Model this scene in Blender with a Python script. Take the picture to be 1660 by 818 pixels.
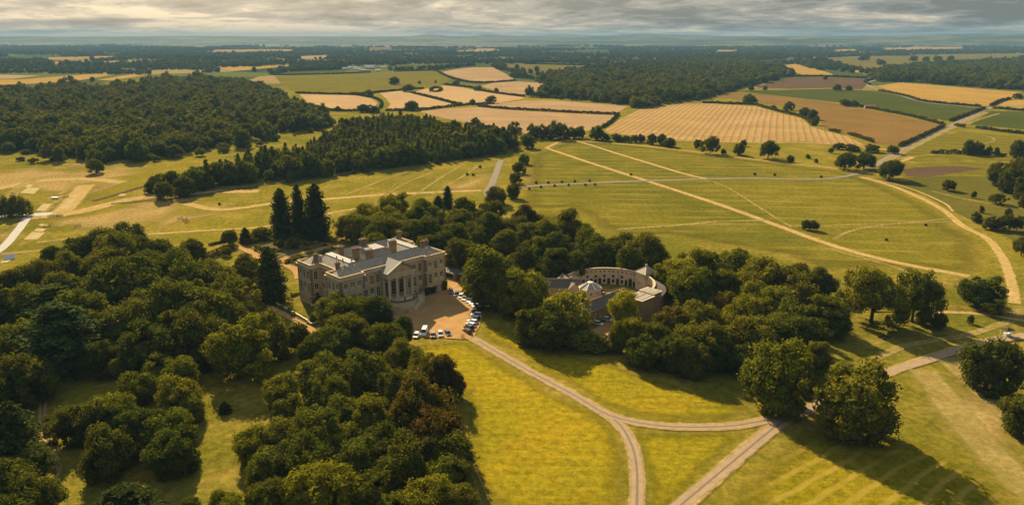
import bpy, bmesh, math, random
import numpy as np
from mathutils import Vector, Matrix
R = math.radians
S = bpy.context.scene
for o in list(bpy.data.objects): bpy.data.objects.remove(o)
COL = S.collection

# ------------------------------------------------------------------ camera
CAM_H = 105.0
FPX = 1185.0                      # focal length in photograph pixels (1660 wide)
PITCH = math.atan((409 - 60.5) / FPX)
cd = bpy.data.cameras.new('camera'); cam = bpy.data.objects.new('camera', cd); COL.objects.link(cam)
cd.sensor_width = 36.0; cd.lens = 36.0 * FPX / 1660.0
cd.clip_start = 1.0; cd.clip_end = 120000.0
cam.location = (0, 0, CAM_H); cam.rotation_euler = (R(90) - PITCH, 0, 0)
S.camera = cam

# ------------------------------------------------------------------ light
SUN_AZ, SUN_EL = R(-24), R(31)    # azimuth from +Y towards +X
W = bpy.data.worlds.new('World'); S.world = W; W.use_nodes = True
nt = W.node_tree; nt.nodes.clear()
def wn(t, **k):
    n = nt.nodes.new(t)
    for a, b in k.items(): setattr(n, a, b)
    return n
def wmath(op, a, b=None, c=None):
    n = wn('ShaderNodeMath', operation=op)
    for i, v in enumerate((a, b, c)):
        if v is None: continue
        if isinstance(v, (int, float)): n.inputs[i].default_value = v
        else: nt.links.new(v, n.inputs[i])
    return n.outputs[0]
sky = wn('ShaderNodeTexSky', sky_type='NISHITA', sun_disc=False, sun_elevation=SUN_EL, sun_rotation=SUN_AZ)
sky.air_density = 1.2; sky.dust_density = 2.5
tc = wn('ShaderNodeTexCoord')
sep = wn('ShaderNodeSeparateXYZ'); nt.links.new(tc.outputs['Generated'], sep.inputs[0])
dx, dy, dz = sep.outputs
az = wmath('ARCTAN2', dx, dy)
el = wmath('ARCSINE', dz)
comb = wn('ShaderNodeCombineXYZ')
elc = wmath('MAXIMUM', el, 0.0)
# cloud deck seen in perspective: streaks shrink towards the horizon
warp = wmath('POWER', elc, 0.62)
nt.links.new(wmath('MULTIPLY', az, 6.5), comb.inputs[0]); nt.links.new(wmath('MULTIPLY', warp, 19.0), comb.inputs[1])
def wnoise(scale, detail, rough, dist=0.0, vec=None):
    n = wn('ShaderNodeTexNoise'); n.inputs['Scale'].default_value = scale; n.inputs['Detail'].default_value = detail
    n.inputs['Roughness'].default_value = rough; n.inputs['Distortion'].default_value = dist
    nt.links.new(vec or comb.outputs[0], n.inputs['Vector']); return n.outputs['Fac']
n1 = wnoise(0.8, 9, 0.62, 0.5)
n2 = wnoise(3.0, 8, 0.66, 0.4)
cl = wmath('ADD', wmath('MULTIPLY', n1, 0.68), wmath('MULTIPLY', n2, 0.32))
cl = wmath('ADD', wmath('MULTIPLY', wmath('SUBTRACT', cl, 0.5), 2.4), 0.485)
# thinner, brighter cloud towards the sun's side and low over the horizon
sunw = wmath('COSINE', wmath('SUBTRACT', az, SUN_AZ - 0.15))
low = wmath('SUBTRACT', 1.0, wmath('MULTIPLY', elc, 20.0)); low = wmath('MAXIMUM', low, -0.35)
thin = wmath('ADD', wmath('MULTIPLY', low, 0.26), wmath('MULTIPLY', wmath('MAXIMUM', sunw, 0.0), 0.26))
val = wmath('ADD', cl, wmath('SUBTRACT', thin, 0.245))
ramp = wn('ShaderNodeValToRGB'); nt.links.new(val, ramp.inputs[0])
cr = ramp.color_ramp; cr.interpolation = 'EASE'
cr.elements[0].position = 0.36; cr.elements[0].color = (0.40, 0.45, 0.47, 1)
cr.elements[1].position = 0.80; cr.elements[1].color = (3.0, 2.4, 1.65, 1)
e = cr.elements.new(0.47); e.color = (0.72, 0.76, 0.75, 1)
e = cr.elements.new(0.57); e.color = (1.08, 1.04, 0.96, 1)
e = cr.elements.new(0.68); e.color = (1.85, 1.62, 1.28, 1)
mix = wn('ShaderNodeMix', data_type='RGBA'); mix.inputs['Factor'].default_value = 0.93
nt.links.new(sky.outputs[0], mix.inputs['A']); nt.links.new(ramp.outputs[0], mix.inputs['B'])
# overcast decks brighten towards the zenith; gain added overhead, out of view, fills shade
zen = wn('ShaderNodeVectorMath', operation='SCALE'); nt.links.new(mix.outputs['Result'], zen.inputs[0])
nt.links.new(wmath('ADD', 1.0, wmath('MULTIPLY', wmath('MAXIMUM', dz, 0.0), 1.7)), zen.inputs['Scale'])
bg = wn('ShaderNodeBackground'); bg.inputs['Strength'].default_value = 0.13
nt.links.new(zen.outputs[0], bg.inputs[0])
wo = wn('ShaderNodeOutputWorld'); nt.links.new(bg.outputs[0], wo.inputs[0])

sd = bpy.data.lights.new('sun', 'SUN'); sd.energy = 5.0; sd.angle = R(0.8); sd.color = (1.0, 0.80, 0.49)
sun = bpy.data.objects.new('sun', sd); COL.objects.link(sun)
sdir = Vector((math.sin(SUN_AZ) * math.cos(SUN_EL), math.cos(SUN_AZ) * math.cos(SUN_EL), math.sin(SUN_EL)))
sun.rotation_euler = sdir.to_track_quat('Z', 'Y').to_euler(); sun.location = (0, 0, 400)

S.view_settings.view_transform = 'Standard'; S.view_settings.look = 'None'
S.view_settings.exposure = 1.2; S.view_settings.gamma = 1.0
S.view_settings.use_curve_mapping = False
S.render.engine = 'CYCLES'
cy = S.cycles
cy.max_bounces = 5; cy.diffuse_bounces = 2; cy.glossy_bounces = 2; cy.transmission_bounces = 2
cy.transparent_max_bounces = 10; cy.volume_bounces = 0
cy.use_denoising = True
cy.caustics_reflective = False; cy.caustics_refractive = False

# ------------------------------------------------------------------ terrain and pixel mapping
def hgt(x, y):
    r = np.hypot(x, y)
    t = np.clip((r - 780.0) / 1700.0, 0, 1); t = t * t * (3 - 2 * t)
    return t * (4.0 * np.sin(x / 410.0 + 0.6) * np.cos(y / 470.0 + 0.4) + 2.5 * np.sin((x * 0.7 + y) / 330.0))
CP, SP = math.cos(PITCH), math.sin(PITCH)
def at(u, v, z=None):
    x = (u - 830.0) / FPX; y = (409.0 - v) / FPX
    d = (x, CP + y * SP, -SP + y * CP)
    zz = 0.0 if z is None else z
    t = (zz - CAM_H) / d[2]
    if z is None:
        for _ in range(14):
            zz = float(hgt(d[0] * t, d[1] * t)); t = (zz - CAM_H) / d[2]
    return (d[0] * t, d[1] * t, zz)
def px(P):
    qz = P[2] - CAM_H
    dep = P[1] * CP - qz * SP
    return 830 + FPX * P[0] / dep, 409 - FPX * (P[1] * SP + qz * CP) / dep, dep

# ------------------------------------------------------------------ object helpers
def link(o, parent=None):
    COL.objects.link(o)
    if parent: o.parent = parent
    return o
def tag(o, label=None, cat=None, group=None, kind=None):
    if label: o['label'] = label
    if cat: o['category'] = cat
    if group: o['group'] = group
    if kind: o['kind'] = kind
    return o
def empty(name, loc=(0, 0, 0), rz=0.0, label=None, cat=None, group=None):
    o = bpy.data.objects.new(name, None); o.location = loc; o.rotation_euler = (0, 0, rz); o.empty_display_size = 1
    COL.objects.link(o); return tag(o, label, cat, group)
def mesh_np(name, V, F4, mat, smooth=False):
    """V (n,3), F4 (m,4) quads"""
    me = bpy.data.meshes.new(name); V = np.asarray(V, np.float32); F4 = np.asarray(F4, np.int32)
    me.vertices.add(len(V)); me.vertices.foreach_set('co', V.ravel())
    k = F4.shape[1]
    me.loops.add(F4.size); me.loops.foreach_set('vertex_index', F4.ravel())
    me.polygons.add(len(F4)); me.polygons.foreach_set('loop_start', np.arange(0, F4.size, k, dtype=np.int32))
    me.update(calc_edges=True)
    if smooth: me.polygons.foreach_set('use_smooth', np.ones(len(F4), bool))
    me.materials.append(mat); return me
class MB:
    def __init__(s): s.v = []; s.f = []
    def add(s, vs, fs):
        b = len(s.v); s.v += [tuple(p) for p in vs]; s.f += [tuple(b + i for i in f) for f in fs]; return s
    def box(s, x0, x1, y0, y1, z0, z1, M=None):
        vs = [(x, y, z) for z in (z0, z1) for (x, y) in ((x0, y0), (x1, y0), (x1, y1), (x0, y1))]
        if M is not None: vs = [tuple(M @ Vector(p)) for p in vs]
        return s.add(vs, [(3, 2, 1, 0), (4, 5, 6, 7), (0, 1, 5, 4), (1, 2, 6, 5), (2, 3, 7, 6), (3, 0, 4, 7)])
    def prism(s, pts, z0, z1):
        n = len(pts)
        return s.add([(x, y, z0) for x, y in pts] + [(x, y, z1) for x, y in pts],
                     [tuple(range(n - 1, -1, -1)), tuple(range(n, 2 * n))] + [(i, (i + 1) % n, n + (i + 1) % n, n + i) for i in range(n)])
    def lathe(s, prof, c=(0, 0, 0), n=12, a0=0.0):
        b = []
        for r, z in prof:
            for i in range(n):
                a = a0 + 2 * math.pi * i / n; b.append((c[0] + r * math.cos(a), c[1] + r * math.sin(a), c[2] + z))
        fs = [(k * n + i, k * n + (i + 1) % n, (k + 1) * n + (i + 1) % n, (k + 1) * n + i) for k in range(len(prof) - 1) for i in range(n)]
        fs.append(tuple(range(n - 1, -1, -1))); fs.append(tuple((len(prof) - 1) * n + i for i in range(n)))
        return s.add(b, fs)
    def tube(s, pts, rad, n=6):
        P = [Vector(p) for p in pts]; vs = []
        for i, p in enumerate(P):
            d = (P[min(i + 1, len(P) - 1)] - P[max(i - 1, 0)]).normalized()
            a = d.cross(Vector((0.3, 0.9, 0.2))).normalized(); b = d.cross(a)
            for k in range(n):
                t = 2 * math.pi * k / n; vs.append(p + (a * math.cos(t) + b * math.sin(t)) * rad[i])
        fs = [(i * n + k, i * n + (k + 1) % n, (i + 1) * n + (k + 1) % n, (i + 1) * n + k) for i in range(len(P) - 1) for k in range(n)]
        fs.append(tuple(range(n))); fs.append(tuple((len(P) - 1) * n + k for k in range(n)))
        return s.add(vs, fs)
    def mesh(s, name, mat, smooth=False):
        me = bpy.data.meshes.new(name); me.from_pydata(s.v, [], s.f)
        bm = bmesh.new(); bm.from_mesh(me); bmesh.ops.recalc_face_normals(bm, faces=bm.faces); bm.to_mesh(me); bm.free()
        if smooth: me.polygons.foreach_set('use_smooth', np.ones(len(me.polygons), bool))
        me.materials.append(mat); return me
    def obj(s, name, mat, parent=None, smooth=False):
        return link(bpy.data.objects.new(name, s.mesh(name, mat, smooth)), parent)

# ------------------------------------------------------------------ materials
class NT:
    def __init__(s, name):
        s.m = bpy.data.materials.new(name); s.m.use_nodes = True; s.t = s.m.node_tree; s.t.nodes.clear()
        s.out = s.t.nodes.new('ShaderNodeOutputMaterial'); s._o = None
    def n(s, t, **k):
        n = s.t.nodes.new(t)
        for a, b in k.items(): setattr(n, a, b)
        return n
    def set(s, sock, v):
        if isinstance(v, (int, float)): sock.default_value = v
        elif isinstance(v, tuple): sock.default_value = v if len(v) != 3 or sock.type == 'VECTOR' else (*v, 1)
        else: s.t.links.new(v, sock)
    def co(s):
        if s._o is None: s._o = s.n('ShaderNodeTexCoord')
        return s._o.outputs['Object']
    def noise(s, scale, detail=4, rough=0.55, dist=0.0, vec=None, color=False):
        n = s.n('ShaderNodeTexNoise'); s.set(n.inputs['Scale'], scale); s.set(n.inputs['Detail'], detail)
        s.set(n.inputs['Roughness'], rough); s.set(n.inputs['Distortion'], dist); s.set(n.inputs['Vector'], vec or s.co())
        return n.outputs['Color' if color else 'Fac']
    def math(s, op, a, b=0.0, c=0.0, clamp=False):
        n = s.n('ShaderNodeMath', operation=op, use_clamp=clamp); s.set(n.inputs[0], a); s.set(n.inputs[1], b); s.set(n.inputs[2], c); return n.outputs[0]
    def mapr(s, v, a, b, c=0.0, d=1.0):
        n = s.n('ShaderNodeMapRange', interpolation_type='SMOOTHSTEP'); s.set(n.inputs[0], v)
        for i, q in enumerate((a, b, c, d)): n.inputs[i + 1].default_value = q
        return n.outputs[0]
    def mix(s, f, a, b, mode='MIX'):
        n = s.n('ShaderNodeMix', data_type='RGBA', blend_type=mode); s.set(n.inputs['Factor'], f); s.set(n.inputs['A'], a); s.set(n.inputs['B'], b); return n.outputs['Result']
    def mapping(s, loc=(0, 0, 0), rot=(0, 0, 0), sc=(1, 1, 1), vec=None):
        n = s.n('ShaderNodeMapping'); s.set(n.inputs['Vector'], vec or s.co()); n.inputs['Location'].default_value = loc
        n.inputs['Rotation'].default_value = rot; n.inputs['Scale'].default_value = sc; return n.outputs[0]
    def wave(s, scale, dist=2.0, detail=2, dscale=1.0, vec=None, direction='Y'):
        n = s.n('ShaderNodeTexWave', wave_type='BANDS', bands_direction=direction); s.set(n.inputs['Scale'], scale); s.set(n.inputs['Distortion'], dist)
        s.set(n.inputs['Detail'], detail); s.set(n.inputs['Detail Scale'], dscale); s.set(n.inputs['Vector'], vec or s.co()); return n.outputs['Fac']
    def bsdf(s, col, rough=0.85, spec=0.25, bump=None, bs=0.3, bd=0.1, metal=0.0):
        b = s.n('ShaderNodeBsdfPrincipled'); s.set(b.inputs['Base Color'], col); s.set(b.inputs['Roughness'], rough)
        s.set(b.inputs['Specular IOR Level'], spec); s.set(b.inputs['Metallic'], metal)
        if bump is not None:
            n = s.n('ShaderNodeBump'); n.inputs['Strength'].default_value = bs; n.inputs['Distance'].default_value = bd
            s.set(n.inputs['Height'], bump); s.set(b.inputs['Normal'], n.outputs[0])
        return b.outputs[0]
    def done(s, shader):
        s.t.links.new(shader, s.out.inputs['Surface']); return s.m
    def attr(s, name):
        n = s.n('ShaderNodeAttribute'); n.attribute_name = name; return n.outputs['Fac']
    def ragged(s, shader, lo=0.25, hi=0.6, nscale=0.35, amount=0.55, patch=0.0):
        """soft uneven edge: 'edge' runs 0 at the rim to 1 inside"""
        e = s.attr('edge'); nz = s.noise(nscale, 5, 0.65)
        f = s.mapr(s.math('ADD', e, s.math('MULTIPLY', s.math('SUBTRACT', nz, 0.5), amount * 2)), lo, hi)
        if patch: f = s.math('MULTIPLY', f, s.math('SUBTRACT', 1.0, s.math('MULTIPLY', s.mapr(s.noise(0.5, 5, 0.7), 0.38, 0.62), patch)))
        tr = s.n('ShaderNodeBsdfTransparent'); mx = s.n('ShaderNodeMixShader'); s.set(mx.inputs[0], f)
        s.t.links.new(tr.outputs[0], mx.inputs[1]); s.t.links.new(shader, mx.inputs[2]); return mx.outputs[0]

def plain(name, c1, c2=None, scale=1.0, rough=0.8, spec=0.25, bs=0.2, bd=0.03, metal=0.0, stain=None):
    t = NT(name); c = c1
    if c2:
        c = t.mix(t.mapr(t.noise(scale, 6, 0.62), 0.3, 0.7), c1, c2)
    if stain:
        c = t.mix(t.mapr(t.noise(stain[1], 5, 0.6), 0.52, 0.75), c, stain[0])
    return t.done(t.bsdf(c, rough, spec, t.noise(scale * 4, 4), bs, bd, metal))

MAT = {}
def grass(name, A, B, C, dry=0.55, stripe=None, ragged=None):
    t = NT(name)
    big = t.noise(0.0065, 5, 0.6, 0.4); mid = t.noise(0.045, 6, 0.66, 0.3); fine = t.noise(0.45, 5, 0.7); tuft = t.noise(1.6, 3, 0.75)
    c = t.mix(t.mapr(big, 0.35, 0.65), A, B)
    c = t.mix(t.math('MULTIPLY', t.mapr(mid, 0.45, 0.72), dry), c, C)
    c = t.mix(t.math('MULTIPLY', t.mapr(t.noise(0.16, 5, 0.7, 0.6), 0.55, 0.75), 0.35), c, tuple(x * 0.62 for x in A))
    c = t.mix(0.9, c, t.mix(t.mapr(fine, 0.3, 0.72), (0.62, 0.64, 0.56), (1.3, 1.26, 1.2)), 'MULTIPLY')
    c = t.mix(0.5, c, t.mix(t.mapr(tuft, 0.3, 0.7), (0.55, 0.57, 0.48), (1.38, 1.35, 1.25)), 'MULTIPLY')
    lines = t.noise(0.5, 4, 0.6, 0.3, t.mapping(rot=(0, 0, 0.75), sc=(0.06, 1, 1)))
    c = t.mix(0.5, c, t.mix(t.mapr(lines, 0.35, 0.65), (0.74, 0.75, 0.7), (1.2, 1.18, 1.1)), 'MULTIPLY')
    if stripe:
        scale, rot, amt, col, dist = stripe
        w = t.wave(scale, dist, 3, 0.35, t.mapping(rot=(0, 0, rot)))
        gap = t.mapr(t.noise(0.03, 4, 0.6), 0.36, 0.62)
        c = t.mix(t.math('MULTIPLY', t.math('MULTIPLY', t.mapr(w, 0.62, 0.98), gap), amt), c, col)
    sh = t.bsdf(c, 0.95, 0.0, t.math('ADD', t.math('MULTIPLY', fine, 0.6), t.math('MULTIPLY', tuft, 0.4)), 0.55, 0.5)
    if ragged: sh = t.ragged(sh, *ragged)
    return t.done(sh)
# ================================================================== GROUND
GA, GB, GC = (0.112, 0.108, 0.013), (0.182, 0.150, 0.016), (0.30, 0.210, 0.045)
t = NT('park_grass_and_far_country')
big = t.noise(0.006, 5, 0.6, 0.4); mid = t.noise(0.04, 6, 0.66, 0.3); fine = t.noise(0.4, 5, 0.7); tuft = t.noise(1.5, 3, 0.75)
c = t.mix(t.mapr(big, 0.35, 0.65), GA, GB)
c = t.mix(t.math('MULTIPLY', t.mapr(mid, 0.42, 0.70), 0.65), c, GC)
c = t.mix(t.math('MULTIPLY', t.mapr(t.noise(0.16, 5, 0.7, 0.6), 0.55, 0.75), 0.35), c, (0.07, 0.075, 0.012))
# far farmland: irregular parcels
vo = t.n('ShaderNodeTexVoronoi', feature='F1'); t.set(vo.inputs['Scale'], 1.0)
t.set(vo.inputs['Vector'], t.mapping(rot=(0, 0, 0.3), sc=(0.0026, 0.0017, 0.0)))
vs = t.n('ShaderNodeSeparateColor'); t.set(vs.inputs[0], vo.outputs['Color'])
rp = t.n('ShaderNodeValToRGB'); t.set(rp.inputs[0], vs.outputs[0]); rp.color_ramp.interpolation = 'CONSTANT'
els = rp.color_ramp.elements
els[0].position = 0; els[0].color = (0.055, 0.075, 0.022, 1); els[1].position = 0.3; els[1].color = (0.10, 0.11, 0.025, 1)
for p_, c_ in ((0.5, (0.035, 0.055, 0.018, 1)), (0.66, (0.26, 0.19, 0.08, 1)), (0.74, (0.06, 0.07, 0.025, 1)), (0.9, (0.15, 0.125, 0.045, 1))):
    e = els.new(p_); e.color = c_
geo = t.n('ShaderNodeNewGeometry'); ln = t.n('ShaderNodeVectorMath', operation='LENGTH'); t.set(ln.inputs[0], geo.outputs['Position'])
c = t.mix(t.mapr(ln.outputs['Value'], 1500, 2100), c, rp.outputs[0])
c = t.mix(0.7, c, t.mix(t.mapr(fine, 0.3, 0.72), (0.5, 0.52, 0.45), (1.42, 1.38, 1.3)), 'MULTIPLY')
c = t.mix(0.45, c, t.mix(t.mapr(tuft, 0.3, 0.7), (0.6, 0.62, 0.5), (1.3, 1.3, 1.2)), 'MULTIPLY')
M_GROUND = t.done(t.bsdf(c, 0.95, 0.0, t.math('ADD', t.math('MULTIPLY', fine, 0.6), t.math('MULTIPLY', tuft, 0.4)), 0.55, 0.5))

ys = [-3000, -1500, -600, -200, 0, 40, 80]
y = 110.0
while y < 16500: ys.append(y); y *= 1.022
ys.append(17200.0)
ys = np.array(ys); nx = 180
uu = np.linspace(-1, 1, nx)
half = np.maximum(np.abs(ys) * 1.25, 1600.0)
X = uu[None, :] * half[:, None]; Y = np.repeat(ys[:, None], nx, 1); Z = hgt(X, Y)
idx = np.arange(len(ys) * nx).reshape(len(ys), nx)
F = np.stack([idx[:-1, :-1], idx[:-1, 1:], idx[1:, 1:], idx[1:, :-1]], -1).reshape(-1, 4)
g = link(bpy.data.objects.new('ground', mesh_np('ground', np.stack([X, Y, Z], -1).reshape(-1, 3), F, M_GROUND, True)))
tag(g, kind='structure')

LIFT = [0.0]
def lift(r):                      # each sheet a few millimetres above the one below, more with distance
    return 0.012 + LIFT[0] + 0.05 * (r / 1000.0) ** 2
def smooth_line(pts, step):
    """Catmull-Rom resample of 2-D points"""
    P = [np.array(p, float) for p in pts]
    P = [2 * P[0] - P[1]] + P + [2 * P[-1] - P[-2]]
    out = []
    for i in range(1, len(P) - 2):
        n = max(2, int(np.linalg.norm(P[i + 1] - P[i]) / step))
        for k in range(n):
            s = k / n; a, b, c_, d = P[i - 1], P[i], P[i + 1], P[i + 2]
            out.append(0.5 * ((2 * b) + (c_ - a) * s + (2 * a - 5 * b + 4 * c_ - d) * s * s + (3 * b - a - 3 * c_ + d) * s ** 3))
    out.append(P[-2]); return np.array(out)
def ribbon(name, pts, width, mat, label=None, edge=True, step=None, world=False, kind='structure', w2=None):
    LIFT[0] += 0.0015
    W_ = np.array([(p if world else at(*p))[:2] for p in pts], float)
    dist = float(np.hypot(*W_.mean(0)))
    L = smooth_line(W_, step or max(2.0, dist / 120))
    d = np.gradient(L, axis=0); d /= np.maximum(np.linalg.norm(d, axis=1)[:, None], 1e-6); nrm = np.stack([-d[:, 1], d[:, 0]], 1)
    prof = (-1, -0.55, 0.55, 1) if edge else (-1, 1); ev = (0, 1, 1, 0) if edge else (1, 1)
    n = len(L); V = []; E_ = []
    ww = np.linspace(width, w2 if w2 else width, n)
    for k, s in enumerate(prof):
        q = L + nrm * (s * ww / 2)[:, None]
        zz = hgt(q[:, 0], q[:, 1]) + lift(np.hypot(q[:, 0], q[:, 1]))
        V.append(np.stack([q[:, 0], q[:, 1], zz], 1)); E_.append(np.full(n, ev[k], np.float32))
    m = len(prof); ix = np.arange(m * n).reshape(m, n)
    F = np.stack([ix[:-1, :-1], ix[:-1, 1:], ix[1:, 1:], ix[1:, :-1]], -1).reshape(-1, 4)[:, ::-1]
    me = mesh_np(name, np.concatenate(V), F, mat, True)
    a = me.attributes.new('edge', 'FLOAT', 'POINT'); a.data.foreach_set('value', np.concatenate(E_))
    o = link(bpy.data.objects.new(name, me)); tag(o, label, kind=kind); return o
def sheet(name, pts, mat, label=None, rim=None, world=False, maxlen=None):
    """filled polygon draped on the ground; rim = width in metres of the soft edge"""
    LIFT[0] += 0.0015
    W_ = [Vector((p if world else at(*p))[:2]) for p in pts]
    area = sum(W_[i].x * W_[(i + 1) % len(W_)].y - W_[(i + 1) % len(W_)].x * W_[i].y for i in range(len(W_)))
    if area < 0: W_ = W_[::-1]
    cen = sum(W_, Vector((0, 0))) / len(W_); dist = cen.length
    bm = bmesh.new(); lay = bm.verts.layers.float.new('edge')
    vs = [bm.verts.new((p.x, p.y, 0)) for p in W_]
    bm.faces.new(vs)
    ml = maxlen or max(5.0, dist / 22)
    bmesh.ops.triangulate(bm, faces=bm.faces)
    for _ in range(6):
        es = [e for e in bm.edges if e.calc_length() > ml]
        if not es: break
        bmesh.ops.subdivide_edges(bm, edges=es, cuts=1, use_grid_fill=False)
        bmesh.ops.triangulate(bm, faces=[f for f in bm.faces if len(f.verts) > 3])
    segs = [(W_[i], W_[(i + 1) % len(W_)]) for i in range(len(W_))]
    for v in bm.verts:
        p = Vector((v.co.x, v.co.y))
        if rim:
            dd = 1e9
            for a, b in segs:
                ab = b - a; s = max(0, min(1, (p - a).dot(ab) / max(ab.length_squared, 1e-9))); dd = min(dd, (p - a - ab * s).length)
            v[lay] = min(1.0, dd / rim)
        else: v[lay] = 1.0
        v.co.z = float(hgt(p.x, p.y)) + lift(p.length)
    me = bpy.data.meshes.new(name)
    bmesh.ops.recalc_face_normals(bm, faces=bm.faces)
    if bm.faces and sum(f.normal.z for f in bm.faces) < 0: bmesh.ops.reverse_faces(bm, faces=bm.faces)
    bm.to_mesh(me); bm.free(); me.materials.append(mat)
    o = link(bpy.data.objects.new(name, me)); tag(o, label, kind='structure'); return o

def crop(name, c1, c2, rot, scale, amt, dark, dist=1.2):
    t = NT(name); w = t.wave(scale, dist, 3, 0.25, t.mapping(rot=(0, 0, rot)))
    c = t.mix(t.mapr(t.noise(0.010, 6, 0.68, 0.8), 0.32, 0.68), c1, c2)
    c = t.mix(t.math('MULTIPLY', t.mapr(t.noise(0.03, 6, 0.7, 1.0, t.mapping(rot=(0, 0, rot), sc=(0.25, 1, 1))), 0.5, 0.75), 0.55), c, dark)
    gap = t.mapr(t.noise(0.02, 4, 0.6), 0.2, 0.5)
    c = t.mix(t.math('MULTIPLY', t.math('MULTIPLY', t.mapr(w, 0.66, 0.97), gap), amt), c, dark)
    c = t.mix(0.6, c, t.mix(t.mapr(t.noise(0.25, 5, 0.7), 0.3, 0.7), (0.75, 0.75, 0.72), (1.2, 1.2, 1.2)), 'MULTIPLY')
    return t.done(t.bsdf(c, 0.95, 0.0, w, 0.3, 0.5))
ST1, ST2, SD = (0.38, 0.25, 0.135), (0.305, 0.20, 0.10), (0.17, 0.105, 0.048)
M_ST = [crop('stubble_straw', ST1, ST2, 0.25, 0.045, 0.8, SD), crop('stubble_rows', ST1, (0.44, 0.30, 0.14), 1.05, 0.04, 0.85, (0.20, 0.125, 0.05), 4.0),
        crop('big_stubble', (0.36, 0.235, 0.10), (0.29, 0.185, 0.072), -1.23, 0.041, 0.55, (0.17, 0.105, 0.036), 1.8)]
M_BROWN = crop('ripe_brown_crop', (0.200, 0.115, 0.034), (0.150, 0.095, 0.028), 0.5, 0.03, 0.4, (0.11, 0.065, 0.022))
M_GREEN = crop('green_crop', (0.066, 0.076, 0.014), (0.050, 0.060, 0.011), 0.4, 0.03, 0.45, (0.04, 0.05, 0.013))
M_PLOUGH = crop('ploughed_soil', (0.115, 0.070, 0.040), (0.085, 0.055, 0.032), 0.1, 0.04, 0.5, (0.08, 0.05, 0.035))
M_GOLD = crop('golden_grain', (0.36, 0.22, 0.05), (0.28, 0.17, 0.038), 0.45, 0.03, 0.45, (0.24, 0.15, 0.045))
M_PAST = crop('pasture', (0.150, 0.112, 0.024), (0.105, 0.090, 0.02), 0.2, 0.02, 0.25, (0.12, 0.11, 0.03))
M_OLIVE = crop('olive_pasture', (0.135, 0.115, 0.012), (0.098, 0.090, 0.010), 0.7, 0.012, 0.4, (0.20, 0.15, 0.025))
M_DKG = crop('meadow_dark', (0.085, 0.080, 0.014), (0.115, 0.098, 0.016), 0.2, 0.02, 0.3, (0.08, 0.08, 0.02))

# ---- park meadows (near the ground sheet colour, with hay rows)
M_HAY = grass('hay_meadow', (0.100, 0.100, 0.013), (0.152, 0.132, 0.015), (0.24, 0.18, 0.034), 0.5, (0.019, 0.06, 0.36, (0.28, 0.215, 0.04), 4.0), (0.1, 0.8, 0.02, 0.3))
sheet('meadow', [(842, 345), (835, 318), (850, 255), (890, 236), (930, 226), (1060, 238), (1220, 258), (1390, 280), (1450, 302), (1520, 334), (1560, 366), (1600, 388),
                 (1622, 440), (1570, 455), (1500, 440), (1430, 440), (1330, 445), (1260, 415), (1160, 400), (1080, 385), (990, 390), (920, 340)], M_HAY, rim=25)
M_MOWN = grass('mown_rows', (0.135, 0.124, 0.008), (0.205, 0.165, 0.008), (0.30, 0.21, 0.025), 0.45, (0.062, -0.63, 0.55, (0.34, 0.24, 0.045), 5.0), (0.1, 0.8, 0.03, 0.4))
sheet('mown_meadow', [(1130, 830), (1200, 760), (1290, 690), (1370, 690), (1480, 700), (1560, 735), (1640, 790), (1680, 850), (1400, 870)], M_MOWN, rim=14)
M_LAWN = grass('bright_lawn', (0.172, 0.156, 0.010), (0.262, 0.202, 0.011), (0.31, 0.200, 0.016), 0.5, None, (0.1, 0.8, 0.03, 0.5))
sheet('lawn', [(650, 552), (765, 552), (850, 605), (980, 675), (1005, 695), (1024, 735), (1026, 830), (800, 850), (740, 760), (740, 640), (690, 590)], M_LAWN, rim=9)
sheet('lawn', [(785, 512), (840, 540), (920, 570), (1000, 590), (1200, 650), (1250, 665), (1180, 683), (1100, 684), (1040, 678), (980, 660), (860, 590), (778, 545)], M_LAWN, rim=7)
sheet('lawn', [(1020, 700), (1100, 700), (1200, 695), (1235, 690), (1160, 755), (1085, 830), (1045, 840), (1042, 760)], M_LAWN, rim=6)

# ---- far fields
def field(poly, mat, name='field'): return sheet(name, poly, mat)
field([(712, 117.5), (740, 112), (766, 109.5), (798, 109.5), (820, 120), (835, 130), (800, 132.5), (773, 133.5), (740, 126)], M_ST[0])
field([(780, 140), (800, 134), (836, 132), (893, 135.5), (882, 148), (849, 155), (812, 150)], M_ST[0])
field([(720, 139), (750, 142), (777, 148), (812, 153), (851, 158.5), (844, 161), (807, 167), (750, 170), (710, 160), (670, 150), (686, 145)], M_ST[1])
field([(615, 151), (649, 147.5), (668, 152), (700, 160), (741, 170.5), (715, 174), (679, 178), (626, 178.5), (633, 169), (626, 160)], M_ST[1])
field([(485, 153), (530, 153), (576, 155), (600, 159), (612, 167), (606, 178), (549, 179.5), (520, 176), (503, 170)], M_ST[1])
field([(775, 172), (810, 167.5), (850, 163), (900, 163.5), (960, 168), (1017, 172.5), (1000, 184), (940, 182), (870, 178), (820, 176)], M_ST[0])
field([(680, 181), (720, 176.5), (775, 174), (820, 178), (869, 181), (940, 184.5), (997, 187), (985, 198), (960, 209), (940, 216), (840, 216), (790, 206), (720, 192)], M_ST[0])
field([(981, 209), (1005, 194), (1035, 178), (1075, 171), (1113, 168), (1160, 168), (1228, 173), (1262, 183), (1301, 193), (1313, 205), (1340, 213), (1375, 222), (1404, 236), (1352, 233.5), (1306, 229.5), (1237, 230.5), (1160, 230), (1094, 226), (1030, 220), (984, 216)], M_ST[2])
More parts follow.
